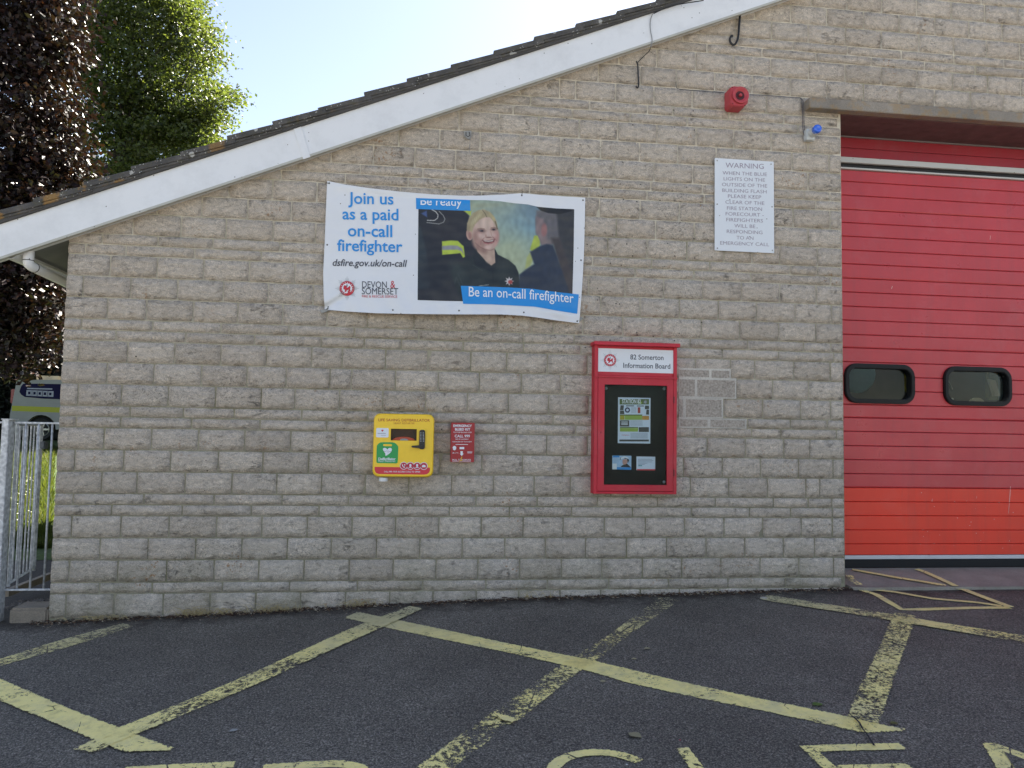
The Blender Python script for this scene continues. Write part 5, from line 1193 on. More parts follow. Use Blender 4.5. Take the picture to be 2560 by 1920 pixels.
cable([(2000, 245), (2008, 250), (2009.5, 265), (2009.5, 300), (2011, 325), (2015, 340)], .0024, 'inner grey cable dropping beside its twin above the beacon')
for u, v in ((2006, 292), (2010, 292.5), (2006.5, 315), (2010.5, 315.5)): pass
cable([(1632, 34), (1627, 44), (1625, 62), (1627, 82), (1630.5, 96), (1630, 108), (1626, 118)], .0030, 'pale wire hanging over the white bargeboard', flat('pale_wire', (130, 132, 134), .5), -.090)
cable([(1627, 116), (1624, 128), (1612, 138), (1602, 148), (1595, 155)], .0032, 'black wire swinging from the bargeboard to the wall', BLACK, ys=[-.090, -.06, -.03, -.022, -.02])
cable([(1591, 153), (1594, 160), (1595, 170), (1596, 195), (1597, 214), (1594, 221), (1590, 216)], .0050, 'short black cable ending in a small hook on the wall', BLACK)
cable([(1850, 38), (1848, 62), (1846, 92), (1842, 106), (1834, 114), (1826, 107), (1824, 96), (1829, 88), (1832, 92)], .0085, 'thick black cable hook hanging under the bargeboard', BLACK, -.03)
cable([(1759, 1), (1740, 4), (1700, 10), (1668, 17), (1634, 34)], .004, 'black cable lying along the top of the bargeboard', BLACK, -.120)
cable([(1176, 340), (1175.5, 352), (1174, 366), (1173, 382)], .0016, 'thin wire hanging below the small wall hook', flat('pale_wire', (130, 132, 134), .5), -.02)
hk = thing('wall_hook', 'small rusty steel hook plate high on the wall above the banner', 'hook', tuple(P(1170, 340, 0)))
k = [P(u, v, -.016) for u, v in ((1160, 328), (1178, 327), (1178, 342), (1174, 349), (1168, 347), (1161, 340))]
MB().prism([(p.x, p.z) for p in k], -.020, -.010).build('plate', STEEL, hk, bevel=.001, seg=1)
MB().tube([P(1165, 330, -.022), P(1165, 338, -.04), P(1170, 342, -.045), P(1175, 338, -.036), P(1173, 330, -.024)], .003, 8).build('hook', flat('rust_dark', (50, 44, 42), .6), hk)
# drilled holes left in the wall
HOLES = [(1417, 296), (1462, 304), (1502, 299), (1582, 312), (1616, 295), (1637, 282), (1684, 275), (1733, 277), (1793, 280), (1687, 318), (1736, 325), (1784, 318), (1412, 350), (1450, 361), (1501, 369), (1482, 382), (1449, 395), (1557, 406), (1396, 470), (1473, 472), (1506, 471), (1551, 460), (1602, 461), (1717, 468), (1451, 482), (1506, 492), (1559, 498), (1592, 504), (1650, 501), (1532, 587), (1580, 591), (1684, 596), (1735, 597), (1770, 600), (1468, 611), (1497, 628), (1532, 630), (1567, 610), (1582, 640), (1616, 620), (1638, 635), (1669, 609), (1687, 640), (1722, 615), (1737, 645), (1780, 642), (1526, 658), (1553, 663), (1661, 666), (1537, 709), (1494, 721), (1525, 729), (1494, 750), (1540, 759), (1549, 760), (1635, 757), (1754, 806), (1540, 830), (1592, 832), (1593, 837), (1497, 836), (1633, 841), (1698, 833), (1525, 851), (1686, 852), (1388, 843), (1443, 855), (1410, 867), (1463, 869), (1743, 880), (1805, 875), (340, 891), (525, 900), (1104, 1073), (860, 1071), (2075, 1311), (512, 1226), (515, 1151), (518, 1177), (1240, 1378), (1154, 846)]
hb = MB()
for u, v in HOLES:
    r_ = rnd.uniform(.003, .0055); p = P(u, v, -.0105); hb.lathe(p, [(0, r_), (.0006, r_*.9)], n=7)
tag(hb.build('screw_holes', DARK, st), kind='stuff')

# patch of small repair bricks in pale mortar, right of the notice board
def pz(px): return [((q := P(u, v, -.01)).x, q.z) for u, v in px]
RM = m_concrete('repair_mortar', (.62, .585, .52))
for px in ([(1697, 920), (1827, 922.5), (1827, 945.8), (1697, 944)], [(1697, 944.2), (1841, 946), (1841, 997), (1697, 995)], [(1697, 995.2), (1808, 997), (1808, 1046), (1697, 1045)], [(1697, 1045.2), (1866, 1047.5), (1866, 1072), (1697, 1069.5)]): MB().prism(pz(px), -.0092, -.001).build('pale_mortar', RM, wo_)
for px in ([(1699, 924), (1773, 926), (1773, 943), (1699, 941)], [(1779, 926), (1824, 927), (1824, 945), (1779, 944)], [(1699, 948), (1737, 949), (1737, 991), (1699, 990)], [(1743, 949), (1838, 951), (1837, 994), (1743, 991)], [(1697, 998), (1708, 998), (1708, 1042), (1697, 1042)], [(1715, 998), (1804, 1000), (1804, 1043), (1715, 1042)], [(1700, 1048), (1769, 1049), (1769, 1067), (1700, 1066)], [(1776, 1049), (1863, 1051), (1863, 1070), (1776, 1068)]):
    MB().prism(pz(px), -.0105, -.0093).build('repair_brick', flat('dark_repair_stone', (164, 155, 144), .95, var=.35, scale=70, bump=1.), wo_, bevel=.0015, seg=1)
# ------------------------------------------------------------------ ground debris, weeds, leaves
lit = MB(); r2 = random.Random(3)
for _ in range(3200):
    x = r2.uniform(-.1, 5.8); dist = abs(r2.gauss(0, .075*(.6+.8*noise.noise(Vector((x*2.3, 0, 5)))**2*4)))+.004; y = -dist-.008; q = r2.uniform(.004, .018)*(1 if dist < .09 else .6); z = gzn(x, y)+r2.uniform(.001, .012)
    a = r2.uniform(0, PI); dx_, dy_ = math.cos(a)*q, math.sin(a)*q*r2.uniform(.3, 1); lit.add([(x-dx_, y-dy_, z), (x+dy_*.5, y-dx_*.4, z+q*.4), (x+dx_, y+dy_, z+.002), (x-dy_*.5, y+dx_*.4, z+q*.3)], [(0, 1, 2, 3)], r2.choice((0, 0, 0, 1, 1, 2)))
tag(lit.build('leaf_litter', [flat('litter_dark', (70, 48, 38), .9), flat('litter_brown', (124, 98, 74), .9), flat('litter_pale', (176, 164, 142), .9)], None), 'line of dark leaf litter and dirt along the foot of the stone wall', 'leaf litter', kind='stuff')
gr = MB(); 
for (u, v, n, hh) in ((225, 1545, 14, .03), (290, 1550, 12, .03), (480, 1532, 16, .045), (500, 1530, 12, .05), (560, 1526, 14, .035), (675, 1522, 16, .05), (712, 1520, 14, .03), (900, 1508, 18, .045), (1344, 1480, 6, .05), (1760, 1480, 5, .02)):
    p = P(u, v, -.03)
    for _ in range(n*2):
        a = r2.uniform(0, 2*PI); l = hh*r2.uniform(.8, 2.4); b = Vector((p.x+r2.gauss(0, .07), -.025+r2.gauss(0, .006), 0)); b.z = gzn(b.x, b.y)
        gr.tube([b, b+Vector((math.cos(a)*l*.4, -abs(math.sin(a))*l*.2, l*.5)), b+Vector((math.cos(a)*l*1.1, -abs(math.sin(a))*l*.6, l*r2.uniform(.1, .7)))], [.0019, .0015, .0007], 3)
tag(gr.build('dry_weeds', flat('straw', (186, 168, 124), .9), None), 'dry straw-coloured weeds growing where wall meets asphalt', 'weeds', kind='stuff')
def leaf(u, v, L, ang, mat, label, curl=.05):
    L *= .7; p = G(u, v, .006); m_ = MB(); ca, sa = math.cos(ang), math.sin(ang); out = []
    prof = [(0, 0), (.25, .3), (.5, .4), (.75, .25), (1, 0)]
    pts = [(a, b) for a, b in prof]+[(a, -b) for a, b in prof[-2:0:-1]]
    mid = [(a, 0) for a, b in prof]
    vs = [(p.x+(a*ca-b*sa)*L, p.y+(a*sa+b*ca)*L, p.z+abs(b)*L*curl+.002*math.sin(a*3)) for a, b in pts]+[(p.x+a*ca*L, p.y+a*sa*L, p.z) for a, b in mid[1:-1]]
    m_.add(vs, [(0, 1, 8), (1, 2, 9, 8), (2, 3, 10, 9), (3, 4, 10), (4, 5, 10), (5, 6, 9, 10), (6, 7, 8, 9), (7, 0, 8)])
    return tag(m_.build('fallen_leaf', mat, None, smooth=True), label, 'leaf', 'fallen leaves on the forecourt')
leaf(2032, 1766, .085, .25, flat('fresh_leaf_green', (72, 104, 40), .5), 'green leaf lying beside the long yellow diagonal, right side')
leaf(2226, 1812, .06, .1, flat('olive_leaf', (92, 96, 50), .6), 'dull olive leaf at the foot of the steep yellow line')
leaf(1571, 1835, .10, -.9, flat('dry_leaf', (140, 134, 104), .7), 'curled dry leaf on asphalt above the painted C')
leaf(1500, 1707, .05, .2, flat('dry_leaf_pale', (158, 150, 116), .7), 'small pale leaf just below the line crossing')
leaf(1610, 1624, .06, .1, flat('dry_leaf_pale', (158, 150, 116), .7), 'pale sliver of leaf right of the upper crossing line')
leaf(1578, 1650, .05, .05, flat('dry_leaf_pale', (158, 150, 116), .7), 'second pale sliver, nearer the line crossing')
leaf(572, 1832, .06, .5, flat('grey_leaf', (150, 150, 146), .7), 'grey leaf fragment right of the lower left arrow')
for i, (u, v, c, lb) in enumerate(((1910, 1497, (176, 170, 158), 'flat pale stone at the left end of the upper right line'), (1340, 1491, (150, 142, 128), 'grey stone on the dirt by the wall foot'), (1567, 1911, (200, 200, 196), 'tiny white pebble inside the painted C'), (1700, 1850, (176, 50, 74), 'tiny red berry on asphalt above the painted L'))):
    p = G(u, v); q = (.03, .013, .005, .005)[i]; m_ = MB(); m_.lathe(p+Vector((0, 0, -.001)), [(0, q), (q*.35, q*.85), (q*.5, q*.3)], axis='z', n=9)
    tag(m_.build('pebble' if i < 3 else 'berry', flat('pebble_%d' % i, c, .8, bump=.4), None, smooth=True), lb, 'pebble' if i < 3 else 'berry')
crk = MB()   # crack across the painted strip near the right E
pc = [(2120, 1790), (2136, 1803), (2148, 1815), (2156, 1830), (2168, 1846), (2178, 1862), (2186, 1874)]
g_ = [G(u, v, .0165) for u, v in pc]
for a, b in zip(g_, g_[1:]):
    d = (b-a).normalized(); nn = Vector((-d.y, d.x, 0))*rnd.uniform(.0022, .0048); crk.add([a-nn, a+nn, b+nn*1.1, b-nn], [(0, 1, 2, 3)])
g_ = [G(u, v, .0165) for u, v in ((2140, 1806), (2152, 1804), (2166, 1802))]
for a, b in zip(g_, g_[1:]):
    d = (b-a).normalized(); nn = Vector((-d.y, d.x, 0))*.003; crk.add([a-nn, a+nn, b+nn, b-nn], [(0, 1, 2, 3)])
link('asphalt_crack', crk.mesh('asphalt_crack'), flat('crack_dark', (44, 44, 46), .95), road)

# ------------------------------------------------------------------ left edge: kerb stone, fence panel, gate
kx0 = P(22, 1540, -.01).x
kb_ = MB(); f_ = [P(24, 1524, -.01), P(121, 1518, -.01), P(121, 1556, -.01), P(24, 1553, -.01)]
kz = (P(24, 1522, -.01).z+P(121, 1519, -.01).z)/2
kb_.box((kx0, -.012, kz-.20), (-.006, .20, kz)); ks = kb_.build('kerb_stone', KERB, None, bevel=.014, seg=2); tag(ks, 'short weathered kerb stone butting the corner of the stone wall', 'kerb stone')
gv = MB()
for _ in range(420):
    x = r2.uniform(-.42, -.01); y = r2.uniform(.21, .62); q = r2.uniform(.006, .02); z = gz(x, y)+.045-.05*max(0, (y-.45)/.2)
    m0 = [Vector((r2.gauss(0, 1), r2.gauss(0, 1), r2.gauss(0, .7))).normalized()*q for _ in range(4)]; gv.add([Vector((x, y, z))+m for m in m0], [(0, 1, 2), (0, 2, 3), (0, 3, 1), (1, 3, 2)])
tag(gv.build('gravel', m_concrete('gravel_stone', (.26, .235, .215)), None), 'loose grey gravel behind the kerb stone at the wall corner', 'gravel', kind='stuff')
pe = MB(); a, b = Z(14, 1492, -.10), Z(127, 1447, -.10); d = (b-a).normalized(); nn = Vector((-d.y, d.x, 0))*.02; 
pe.add([a-nn, a+nn, b+nn, b-nn]+[q+Vector((0, 0, .05)) for q in (a-nn, a+nn, b+nn, b-nn)], [(0, 1, 2, 3), (4, 7, 6, 5), (0, 4, 5, 1), (1, 5, 6, 2), (2, 6, 7, 3), (3, 7, 4, 0)]); tag(pe.build('path_edging', KERB, None), 'thin timber edging beside the path under the fence', 'edging')
YF_ = .06
fn = thing('steel_fence', 'galvanised fence panel with a stout mottled post beside the wall', 'fence', (P(14, 1490, .04).x, .04, -.17))
px0, px1 = P(4.5, 1055, 0).x, P(22.5, 1055, 0).x; pzt = P(15, 1049, 0).z
MB().box((px0, 0, -.25), (px1, px1-px0+.035, pzt)).build('post', GALV, fn, bevel=.003)
MB().box((px0-.004, -.004, pzt+.0005), (px1+.022, px1-px0+.035, pzt+.006)).build('post_cap', GALV, fn)
ra = P(90, 1057.5, YF_).z; rb = P(70, 1474, YF_).z
MB().box((px1+.001, YF_-.006, ra-.006), (-.002, YF_+.010, ra+.007)).build('top_rail', GALV, fn, bevel=.002, seg=1)
MB().box((px1+.001, YF_-.006, rb-.007), (-.002, YF_+.012, rb+.005)).build('bottom_rail', GALV, fn, bevel=.002, seg=1)
MB().box((px0-2.0, YF_-.006, ra-.006), (px0-.001, YF_+.010, ra+.007)).build('top_rail', GALV, fn, bevel=.002, seg=1)
MB().box((px0-2.0, YF_-.006, rb-.006), (px0-.001, YF_+.010, rb+.007)).build('bottom_rail', GALV, fn, bevel=.002, seg=1)
barm = MB().tube([(0, 0, rb+.005), (0, 0, ra-.006)], .0072, 8).mesh('bar'); barm.materials.append(GALV)
for p in barm.polygons: p.use_smooth = len(p.vertices) == 4
bx0 = [P(u, 1300, YF_).x for u in (51.5, 84, 118)]
allb = bx0+[px0-.06-i*.11 for i in range(17)]
for x in allb:
    o = bpy.data.objects.new('bar', barm); COL.objects.link(o); o.parent = fn; o.matrix_parent_inverse = fn.matrix_world.inverted(); o.location = (x, YF_+.002, 0)
# gate leaf swung back into the path
gt = thing('steel_gate', 'galvanised barred gate swung open behind the fence panel', 'gate', (px1, .1, -.1))
gzb = P(21, 1459, .13).z; A_ = Z(21, 1459, gzb); B_ = Z(84, 1420, gzb)
d = (B_-A_).normalized(); Lg = (B_-A_).length; gzt = ra-.01
def gpt(t, z): return Vector((A_.x+d.x*t*Lg, A_.y+d.y*t*Lg, z))
MB().tube([gpt(0, gzb), gpt(1, gzb)], .012, 4).build('bottom_rail', GALV, gt); MB().tube([gpt(0, gzt), gpt(1, gzt)], .012, 4).build('top_rail', GALV, gt)
MB().tube([gpt(1, gzb-.02), gpt(1, gzt+.01)], .015, 4).build('stile', GALV, gt); MB().tube([gpt(0, gzb-.02), gpt(0, gzt+.01)], .012, 4).build('stile', GALV, gt)
gb = MB().tube([(0, 0, gzb), (0, 0, gzt)], .0062, 8).mesh('bar'); gb.materials.append(GALV)
for t in (.115, .26, .41, .56, .70, .84):
    o = bpy.data.objects.new('bar', gb); COL.objects.link(o); o.parent = gt; o.matrix_parent_inverse = gt.matrix_world.inverted(); q = gpt(t, 0); o.location = (q.x, q.y, 0)
q = gpt(1, 0); MB().box((q.x+.01, q.y-.03, P(95, 1122, q.y).z), (q.x+.045, q.y+.03, P(95, 1103, q.y).z)).build('latch', flat('latch_steel', (90, 94, 98), .5, .5), gt, bevel=.006)

# ------------------------------------------------------------------ van
YV = 17.6
vz0 = gz(-5, 17.6)
def V_(zx, zy, y=YV): u, v = zx/6.38, 920+zy/6.38; return P(u, v, y)
vn = thing('police_van', 'white van with dark blue side glass and yellow stripe parked under trees', 'van', (V_(500, 1100).x, YV, vz0))
VW = m_white('van_paint', (.20, .205, .205), .5, .3); NVY = flat('navy_glass', (6, 6, 48), .5, spec=.1); HVY = flat('hi_vis_yellow_stripe', (140, 142, 0), .5)
xr = V_(150, 800).x; zb_ = V_(600, 1090).z; L_ = 5.0
prof = [V_(150, 830), V_(165, 700), V_(195, 560), V_(240, 330), V_(262, 215), V_(285, 190)]
prof = [(p.x, p.z) for p in prof]; top = V_(285, 190).z; xw = V_(640, 1040).x; wr = .33; zg = V_(640, 1160).z
bot = V_(300, 1075).z
wheel_arch = lambda cx: [(cx+.42*math.cos(a), zg+wr+.42*math.sin(a)) for a in [PI*(1-i/10) for i in range(11)]]
side = [(prof[0][0], bot)]+prof+[(xr+1.2, top+.03), (xr+3.3, top), (xr+4.1, top-.55), (xr+4.9, top-.85), (xr+5.05, top-1.3), (xr+5.05, bot)]
wf = xw+3.0
side += list(reversed(wheel_arch(wf)))+list(reversed(wheel_arch(xw)))
bdm = MB(); bdm.prism(side, YV, YV+1.9); bdm.build('body', VW, vn)
MB().prism([(x, z) for x, z in [(xw-.42, zg+.1), (xw+.42, zg+.1), (xw+.4, zg+.78), (xw-.4, zg+.78)]], YV+.12, YV+.5).build('wheel_arch_liner', DARK, vn)
for cx in (xw, wf):
    for yy in (YV+.04, YV+1.62):
        wq = Vector((cx, yy+.24, zg+wr)); w_ = MB(); w_.lathe(wq, [(0, .2), (.0, wr-.03), (.05, wr), (.2, wr), (.24, wr-.03), (.22, .23), (.19, .2)], n=28); we = w_.build('wheel', flat('tyre_rubber', (22, 22, 22), .8), vn, smooth=False)
        ri = MB(); ri.lathe(wq+Vector((0, 0, 0)), [(.17, .215), (.2, .215), (.21, .19), (.17, .17)], n=24)
        for k in range(5):
            a = k*2*PI/5; cx_, sz_ = math.cos(a), math.sin(a); m0 = Vector((cx, yy+.24-.2, zg+wr))
            ri.add([m0+Vector((cx_*.03-sz_*.03, 0, sz_*.03+cx_*.03)), m0+Vector((cx_*.03+sz_*.03, 0, sz_*.03-cx_*.03)), m0+Vector((cx_*.19+sz_*.022, 0, sz_*.19-cx_*.022)), m0+Vector((cx_*.19-sz_*.022, 0, sz_*.19+cx_*.022))], [(0, 1, 2, 3)])
        ri.lathe(wq, [(.19, .04), (.206, .035)], n=12); r__ = ri.build('rim', flat('alloy', (150, 152, 150), .3, .7), we)
a_ = [V_(310, 380), V_(335, 300), V_(370, 252), V_(430, 248), V_(1010, 258)]; b_ = [V_(1010, 500), V_(700, 488), V_(400, 462), V_(345, 430)]
wp = [(p.x, p.z) for p in a_]+[(xr+3.2, a_[-1].z), (xr+3.7, b_[0].z)]+[(p.x, p.z) for p in b_]
MB().prism(wp, YV-.006, YV-.001).build('side_window', NVY, vn)
st_ = [V_(192, 600), V_(1010, 668), V_(1010, 745), V_(190, 685)]
MB().prism([(st_[0].x, st_[0].z), (xr+4.9, st_[1].z-.0), (xr+4.9, st_[2].z), (st_[3].x, st_[3].z)], YV-.005, YV-.001).build('yellow_stripe', HVY, vn)
lb = [V_(580, 112), V_(858, 140), V_(858, 186), V_(480, 180)]
MB().box((V_(500, 0).x, YV+.3, top+.02), (V_(860, 0).x, YV+1.5, top+.16)).build('light_bar', flat('light_bar_amber_white', (190, 170, 130), .3, var=.3, scale=4), vn, bevel=.02)
m_ = MB(); mg = MB()
for k in range(5):
    p = V_(425+k*84, 352+k*4); s__ = .165; m_.box((p.x, YV-.010, p.z-s__), (p.x+s__, YV-.0065, p.z)); mg.box((p.x+.05, YV-.013, p.z-.12), (p.x+.11, YV-.0105, p.z-.045))
p = V_(435, 322); q = V_(835, 345); m_.box((p.x, YV-.010, q.z), (q.x, YV-.0065, q.z+.035)); m_.build('side_icons', flat('icon_grey', (130, 134, 150), .5), vn); mg.build('icon_marks', NVY, vn)
MB().box((xr-.02, YV+.02, V_(0, 560).z), (xr+.16, YV+.10, V_(0, 330).z)).build('tail_light', flat('tail_red', (120, 24, 24), .3), vn, bevel=.02)
MB().box((xr-.02, YV+.02, bot-.02), (xr+.5, YV+1.88, bot+.22)).build('rear_bumper', flat('bumper_grey', (60, 62, 64), .6), vn, bevel=.03)

# ------------------------------------------------------------------ trees
def rand_in(rr, c, rad):
    while True:
        p = Vector((rr.uniform(-1, 1), rr.uniform(-1, 1), rr.uniform(-1, 1)))
        if p.length <= 1 and p.length > .35 or rr.random() < .06: return Vector((c[0]+p.x*rad[0], c[1]+p.y*rad[1], c[2]+p.z*rad[2]))
def make_leaves(mb, rr, centers, per, spread, size, asp=.55, droop=.0, flatc=.55):
    vs = mb.v; fs = mb.f; mi = mb.mi
    for c in centers:
        for _ in range(per):
            p = c+Vector((rr.gauss(0, spread), rr.gauss(0, spread), rr.gauss(0, spread*flatc)))
            a = Vector((rr.gauss(0, 1), rr.gauss(0, 1), rr.gauss(-droop, .6))).normalized(); b = a.cross(Vector((rr.gauss(0, 1), rr.gauss(0, 1), rr.gauss(0, 1)))).normalized(); nn = a.cross(b)
            s = size*rr.uniform(.6, 1.3); k = len(vs); a = a*s; b = b*s*asp*.5
            vs.extend([tuple(p), tuple(p+a*.5+b+nn*s*.06), tuple(p+a), tuple(p+a*.5-b+nn*s*.06)]); fs.append((k, k+1, k+2)); fs.append((k, k+2, k+3)); mi.extend((0, 0))
def tree(name, label, base, h, c, rad, ncl, per, spread, leaf, size, bark, seed, limbs=12, asp=.55, droop=.2, extra=[]):
    rr = random.Random(seed); t = thing(name, label, 'tree', base); bv = Vector(base)
    tr = MB(); top = Vector((c[0], c[1], c[2]+rad[2]*.5)); tr.tube([bv+Vector((0, 0, -.2)), bv.lerp(top, .3)+Vector((.08, 0, 0)), bv.lerp(top, .6)+Vector((-.06, .05, 0)), top], [.28, .2, .12, .03], 9)
    tr.build('trunk', bark, t, smooth=True)
    cen = [rand_in(rr, c, rad) for _ in range(ncl)]+[Vector(e) for e in extra]
    for i in range(limbs):
        e = rr.choice(cen); f = rr.uniform(.2, .75); a = bv.lerp(top, f); e = Vector(e); m = a.lerp(e, .5)+Vector((rr.gauss(0, .15), rr.gauss(0, .15), .25))
        l_ = MB(); l_.tube([a, m, e], [.06, .035, .012], 6)
        for q in range(5):
            e2 = e+Vector((rr.gauss(0, .3), rr.gauss(0, .3), rr.gauss(.05, .2))); l_.tube([m.lerp(e, rr.uniform(.2, .9)), e2], [.014, .004], 4)
        l_.build('limb', bark, t, smooth=True)
    mb = MB(); make_leaves(mb, rr, cen, per, spread, size, asp, droop, .36 if name == 'green_tree' else .55)
    o = link('crown', mb.mesh('crown'), leaf, t); o.matrix_parent_inverse = t.matrix_world.inverted(); return t
BARK = m_concrete('bark', (.035, .028, .022))
LG = m_leaf('green_leaf', [(.026, .041, .012), (.042, .060, .016), (.066, .084, .022), (.034, .050, .017)], .45, .45)
LP = m_leaf('copper_leaf', [(.008, .005, .006), (.014, .008, .009), (.024, .012, .011), (.014, .014, .007), (.034, .012, .008)], .10, .42, .2)
LD = m_leaf('dark_hedge_leaf', [(.006, .010, .005), (.009, .014, .006), (.010, .008, .006)], .1, .6, .3)
def XY(u, y): return P(u, 900, y).x
yb = 9.5
cb_ = (XY(20, yb), yb, 5.9)
rr = random.Random(5)
ex = []
for _ in range(210):      # lower boughs hanging to the van's roof
    y = rr.uniform(8.6, 10.8); ex.append((P(rr.uniform(-140, 185), 0, y).x, y, P(0, rr.uniform(640, 925), y).z))
for _ in range(60):
    y = rr.uniform(8.6, 10.8); ex.append((P(rr.uniform(90, 185), 0, y).x, y, P(0, rr.uniform(-60, 140), y).z))
for _ in range(50):
    y = rr.uniform(8.6, 10.8); ex.append((P(rr.uniform(60, 160), 0, y).x, y, P(0, rr.uniform(380, 520), y).z))
tree('copper_beech', 'purple-leaved copper beech at the far left edge, nearest tree', (XY(-60, yb+1), yb+1, gz(-7, yb)), 9, cb_, (.95, 1.5, 3.6), 400, 84, .25, LP, .115, BARK, 11, 14, .62, .5, ex)
yg = 19.0
gc = (XY(300, yg), yg, P(330, 100, yg).z)
ex = []
for _ in range(130):
    y = rr.uniform(17.5, 20.5); v = rr.uniform(-60, 330); lim = float(np.interp(v, [-60, 0, 40, 70, 110, 150, 200, 240, 260, 300, 340], [430, 490, 560, 515, 575, 525, 618, 555, 598, 530, 565])); ex.append((P(lim-10-rr.random()**1.3*140, 0, y).x, y, P(0, v, y).z))
for _ in range(260):
    y = rr.uniform(17.5, 20.5); ex.append((P(rr.uniform(150, 480), 0, y).x, y, P(0, rr.uniform(-60, 470), y).z))
for _ in range(150):
    y = rr.uniform(17.5, 20.5); u = rr.uniform(300, 555); ex.append((P(u, 0, y).x, y, P(0, rr.uniform(230, 480-.2*u), y).z))
tree('green_tree', 'tall green broadleaf tree rising behind the roof, right of the purple one', (gc[0]-1, yg, gz(-7, yg)), 12, gc, (2.1, 2.0, 3.3), 250, 84, .28, LG, .13, BARK, 21, 20, .6, .1, ex)
yh = 22.5
hd_ = thing('dark_conifer_hedge', 'dense dark evergreen hedge behind the parked van', 'hedge', (XY(60, yh), yh, gz(-7, yh)))
mb = MB(); cen = [Vector((rr.uniform(-16, -5.6), yh+rr.uniform(-.7, .7), rr.uniform(.6, 6.3))) for _ in range(620)]
make_leaves(mb, rr, cen, 46, .32, .17, .5); link('foliage', mb.mesh('foliage'), LD, hd_).matrix_parent_inverse = hd_.matrix_world.inverted()
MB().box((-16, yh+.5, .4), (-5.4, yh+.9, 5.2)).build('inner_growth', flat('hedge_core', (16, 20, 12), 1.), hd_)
# grass blades (only the strip that can be seen past the wall corner is dense)
gm = m_leaf('grass_blade', [(.022, .038, .008), (.04, .058, .010), (.066, .074, .02), (.03, .048, .010)], .35, .6, .2)
gb_ = MB()
for i in range(26000):
    y = 2.9+(rr.random()**1.5)*16; x = P(rr.uniform(-60, 200), 0, y).x
    if x > -.03: continue
    h = rr.uniform(.07, .20)*(1 if y > 3.3 else .6); a = rr.uniform(0, PI); wv = Vector((math.cos(a), math.sin(a), 0))*.006; b = Vector((x, y, gz(x, y)+.02)); t_ = Vector((rr.gauss(0, .4)*h, rr.gauss(0, .4)*h, h))
    gb_.add([b-wv, b+wv, b+t_*.6+wv*.7, b+t_, b+t_*.6-wv*.7], [(0, 1, 2, 3, 4)])
tag(link('grass', gb_.mesh('grass'), gm), 'long sunlit meadow grass seen through the gate bars', 'grass', kind='stuff')
fw = MB()
for i in range(160):
    y = rr.uniform(3.2, 9); x = P(rr.uniform(20, 150), 0, y).x
    if x > -.03: continue
    p = Vector((x, y, gz(x, y)+rr.uniform(.14, .26))); fw.lathe(p, [(0, .006), (.004, .012), (.008, .004)], axis='z', n=5)
tag(fw.build('daisies', flat('flower_white', (230, 230, 210), .7), None), 'scatter of small white flowers in the grass by the gate', 'flowers', kind='stuff')

# ------------------------------------------------------------------ fire engine inside the bay (seen dimly through the door windows)
fe = thing('fire_engine', 'parked fire engine cab dimly seen through the door windows', 'fire engine', (7.5, 2.2, .02))
FR = flat('engine_red', (150, 30, 34), .3); FYL = flat('engine_hi_vis', (190, 186, 90), .4)
MB().prism([(6.35, .45), (8.75, .45), (8.75, 3.05), (8.6, 3.15), (6.5, 3.15), (6.35, 3.05)], 1.9, 6.2).build('body', FR, fe, bevel=.04)
MB().prism(rrect(6.75, 8.65, 1.35, 2.45, .08, 4), 1.84, 1.87).build('windscreen', flat('windscreen_glass', (92, 84, 78), .35, var=.25, scale=3), fe)
LTB = flat('pale_blue_panel', (126, 162, 178), .35); CRE = flat('cream_trim', (214, 208, 186), .5)
c_ = Vector((6.86, 1.62, 1.79)); m_ = MB(); m_.lathe(c_, [(0, .02), (.0, .17), (-.04, .2), (-.1, .19), (-.12, .05)], n=24); m_.build('mirror_housing', LTB, fe, smooth=True)
MB().prism([(7.30, 1.38), (7.62, 1.38), (7.62, 1.62), (7.52, 1.60), (7.50, 1.46), (7.36, 1.44)], 1.74, 1.80).build('dash_cover', CRE, fe, bevel=.01)
MB().box((7.48, 1.76, 1.62), (7.54, 1.82, 2.0)).build('door_edge_strip', FYL, fe, bevel=.01)
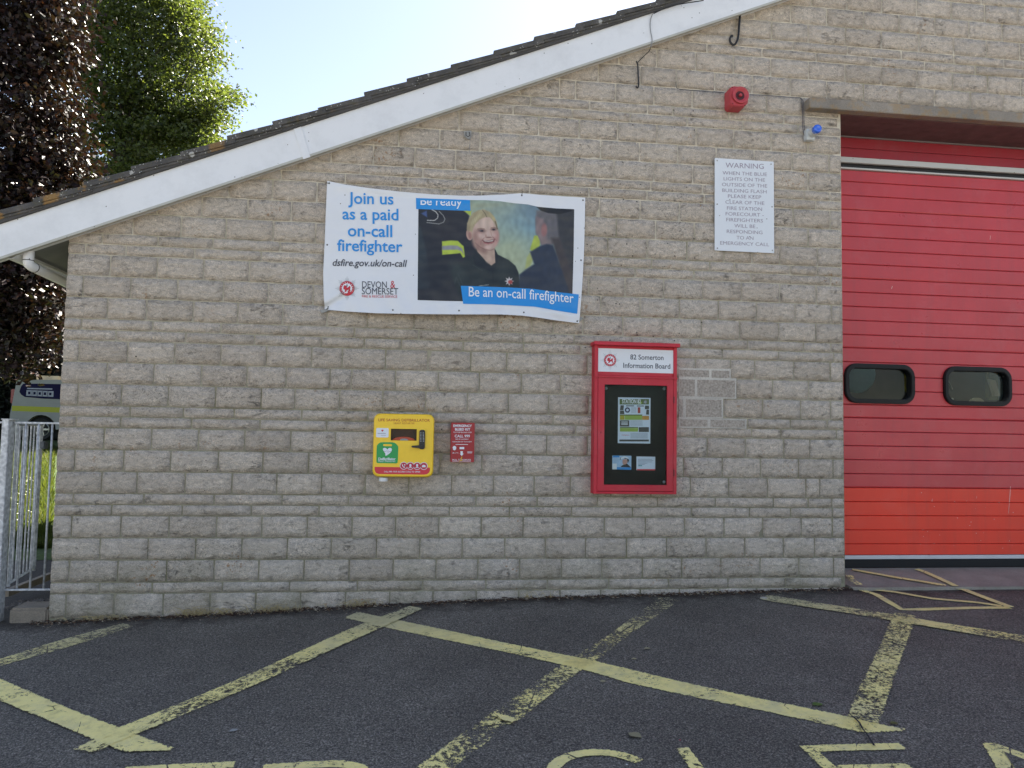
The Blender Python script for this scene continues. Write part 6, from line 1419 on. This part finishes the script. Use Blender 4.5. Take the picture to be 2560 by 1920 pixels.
MB().prism([(8.28+.10*math.cos(a), 1.46+.12*math.sin(a)) for a in [PI*i/10 for i in range(11)]], 1.76, 1.80).build('seat_back', CRE, fe)
m_ = MB(); m_.tube([Vector((8.02, 1.78, 1.44)), Vector((8.06, 1.76, 1.50)), Vector((8.25, 1.74, 1.505)), Vector((8.40, 1.76, 1.49)), Vector((8.44, 1.78, 1.44))], .008, 7); m_.build('dash_rim', CRE, fe, smooth=True)
m_ = MB(); m_.tube([Vector((7.86, 1.78, 1.62)), Vector((7.92, 1.76, 1.80)), Vector((8.0, 1.78, 1.66))], .010, 7); m_.build('wiper', flat('wiper_grey', (150, 146, 140), .3), fe, smooth=True)
m_ = MB(); m_.tube([Vector((7.88, 1.76, 1.46)), Vector((7.93, 1.75, 1.53)), Vector((7.99, 1.76, 1.56))], .012, 7); m_.build('light_rim', WHITE, fe, smooth=True)
MB().box((8.40, 1.76, 1.56), (8.60, 1.82, 2.1)).build('locker_edge', flat('olive_locker', (128, 124, 82), .5), fe, bevel=.02)
MB().prism([(8.38, 1.78), (8.46, 1.76), (8.50, 1.60), (8.44, 1.60)], 1.72, 1.75).build('grab_handle', CRE, fe)
MB().box((6.3, 1.62, .45), (8.8, 1.86, .95)).build('bumper', WHITE, fe, bevel=.03)
for k in range(2): MB().prism(rrect(6.5+k*1.75, 6.95+k*1.75, 1.0, 1.2, .05, 3), 1.82, 1.88).build('headlight', flat('headlight_glass', (220, 220, 215), .15), fe)
for k in range(2): MB().box((6.32+k*2.2, 1.6, 1.5), (6.5+k*2.2, 1.8, 2.2)).build('mirror', flat('mirror_grey', (120, 150, 170), .3), fe, bevel=.04)
MB().box((6.4, 1.86, .97), (8.7, 1.888, 1.3)).build('hi_vis_band', FYL, fe)
for cx in (6.7, 8.4):
    MB().lathe(Vector((cx-.14, 2.9, .50)), [(0, .2), (0, .46), (.05, .5), (.25, .5), (.28, .46), (.28, .2)], axis='x', n=26).build('wheel', flat('tyre_rubber', (22, 22, 22), .8), fe)
